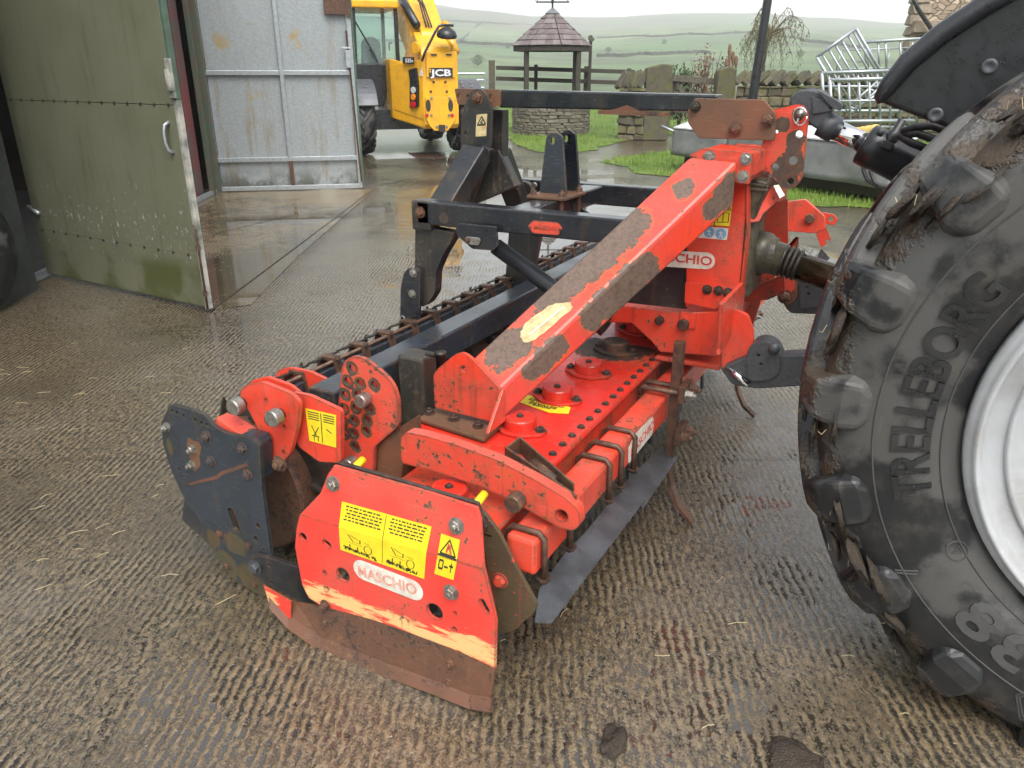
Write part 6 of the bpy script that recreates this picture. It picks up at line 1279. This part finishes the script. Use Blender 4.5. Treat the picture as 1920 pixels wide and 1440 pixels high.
bo = B().prism(bdg, EY*-.004).ob('badge', 'red_paint', an_, bevel=.001); hgt = .013
p0, p1 = PY(1001, 429, 2.3935), PY(1048, 433, 2.3935); text('MASCHIO', 'lettering', 'red_dirty', bo, p0, p1-p0, EZ, hgt, .0012, .01, (p1-p0).length/textw('MASCHIO', hgt))
for u, v in ((994, 427), (1050, 431)): bolt(PY(u, v, 2.394), -EY, .004, bo, 'rust', 'rivet', stud=0)
lb = plateY('ram_bracket', ph, 'black_paint', 2.375, [(854, 425), (860, 418), (930, 425), (933, 462), (925, 470), (885, 467), (857, 442)], .012, (), .006)
B().prism(rnd([PY(u, v, 2.372) for u, v in ((872, 446), (878, 443), (899, 445), (903, 452), (899, 460), (876, 458))], .006), EY*-.006).ob('lock_tab', 'bolt_zinc', lb, bevel=.002); bolt(PY(877, 451, 2.366), -EY, .008, lb, 'rust')
for y0 in (2.42, 3.18): B().tube([PY(930, 462, 2.42) if y0 < 3 else V((-1.40, 3.18, .92)), V((-1.0, y0, .70)), V((-.93, y0, .655))], .030, 18).ob('lift_ram', 'gloss_black', ph, smooth=True)
# drop legs with stop plates
lg = [(778, 422), (852, 436), (848, 450), (831, 478), (817, 510), (815, 550), (803, 569), (790, 577), (785, 560), (777, 500)]
plateY('drop_leg', ph, 'black_worn', 2.42, lg, .05, (), .012, .004)
lp2 = plateY('stop_plate', ph, 'black_paint', 2.395, [(757, 512), (766, 502), (784, 505), (788, 520), (786, 600), (750, 606), (751, 540)], .012, [(763, 545, .006)], .01); 
for u, v in ((775, 512), (773, 551)): bolt(PY(u, v, 2.395), -EY, .013, lp2, 'bolt_zinc', stud=0)
B().prism([V((-1.74, 3.15, .50)), V((-1.60, 3.15, .55)), V((-1.52, 3.15, .97)), V((-1.70, 3.15, .97))], EY*.04).ob('drop_leg', 'black_worn', ph, bevel=.004)
kr = PY(756, 600, 2.39); B().tube([kr+V((.012*math.cos(t), -.003, .018*math.sin(t))) for t in [i*.6 for i in range(12)]], .0018, 5).ob('key_ring', 'galvanised', ph); B().lathe(kr-EZ*.05, EZ, [(0, .016), (.04, .016)], 10).ob('lynch_pin', 'rust', ph)
# twin lugs on the cross tube
for k, (o_, y) in enumerate((((0, 0), 2.74), ((25, -4), 2.84))):
    lg_ = [(1011+o_[0], 368+o_[1]), (1019+o_[0], 300+o_[1]), (1024+o_[0], 258+o_[1]), (1032+o_[0], 250+o_[1]), (1044+o_[0], 249+o_[1]), (1054+o_[0], 256+o_[1]), (1058+o_[0], 310+o_[1]), (1062+o_[0], 370+o_[1])]
    plateY('lug_plate', ph, 'slate_paint' if k == 0 else 'black_paint', y, lg_, .012, [(1036+o_[0], 264+o_[1], (.008, .010, (0.05, 0, 1)))], .006)
lfp = B().box((-1.37, 2.66, 1.043), (-1.21, 2.86, 1.056)).ob('lug_foot', 'rust_plate', ph, bevel=.003)
for x in (-1.35, -1.23): 
    for y in (2.68, 2.84): bolt((x, y, 1.056), EZ, .013, lfp, 'rust', ln=.02); B().tube([V((x+.0, y, .93)), V((x, y, 1.05))], .009, 8).ob('lug_bolt', 'rusty_bar', lfp)
# far end of the machine, seen past the headstock
FY = 4.02
plateY('end_arm', ph, 'red_paint', FY, [(1462, 380), (1510, 374), (1545, 405), (1548, 430), (1528, 438), (1462, 432)], .03, (), .012, .003); bolt(PY(1519, 409, FY), -EY, .022, ph, 'rust', flat=True)
plateY('end_ear', ph, 'red_paint', FY+.10, [(1540, 398), (1562, 402), (1572, 412), (1562, 424), (1545, 418)], .014, [(1558, 411, .012)], .008)
plateY('end_ear', ph, 'red_paint', FY+.12, [(1546, 420), (1558, 450), (1540, 465), (1530, 440)], .014, [(1551, 452, .008)], .006)
plateY('side_shield', ph, 'blade_steel', 4.30, [(1540, 465), (1556, 484), (1545, 496), (1528, 490)], .012, (), .006)
B().prism([PY(u, v, 3.6) for u, v in ((1468, 496), (1492, 468), (1492, 444), (1470, 468))], EX*.012).ob('rail_plate', 'red_paint', ph)
# ------------------------------------------------------------------ litter on the yard
random.seed(31); sb = B()
def straw_at(p, l, a): 
    d_ = V((math.cos(a), math.sin(a), 0)); s = V((-d_.y, d_.x, 0))*random.uniform(-.3, .3)*l; z = EZ*.006
    sb.tube([p+z, p+d_*l*.5+s*.5+z*1.5, p+d_*l+z], .0010, 4)
for k in range(46):
    u = random.uniform(-20, 420) if k < 34 else random.uniform(900, 1700); v = random.uniform(640, 1150) if k < 34 else random.uniform(1000, 1430); straw_at(PZ(u, v, 0), random.uniform(.02, .07), random.uniform(.3, 1.6))
tag(sb.ob('straw', 'straw'), 'scattered straw stalks lying on the wet concrete', 'straw', kind='stuff')
def clod(label, u, v, sx, sy, sz, sd_):
    c = PZ(u, v, 0); bm = bmesh.new(); bmesh.ops.create_icosphere(bm, subdivisions=4, radius=1)
    for w_ in bm.verts: w_.co *= 1+.5*mnoise.noise(w_.co*1.6+V((sd_, 0, 0)))+.16*mnoise.noise(w_.co*6)
    o = mk('mud_clod', [c+V((w_.co.x*sx, w_.co.y*sy, max(-.1, w_.co.z)*sz)) for w_ in bm.verts], [tuple(x.index for x in f_.verts) for f_ in bm.faces], 'mud', None, smooth=True); bm.free(); tag(o, label, 'mud', 'clods on the yard')
clod('dark wet mud clod on the concrete at the bottom centre', 1150, 1395, .035, .05, .022, 3); clod('flat mossy grey mud clod at the bottom edge near the tyre', 1490, 1422, .07, .05, .014, 9)
for i, (u, v, l) in enumerate(((905, 1160, 'left'), (1240, 1260, 'right'))): pass
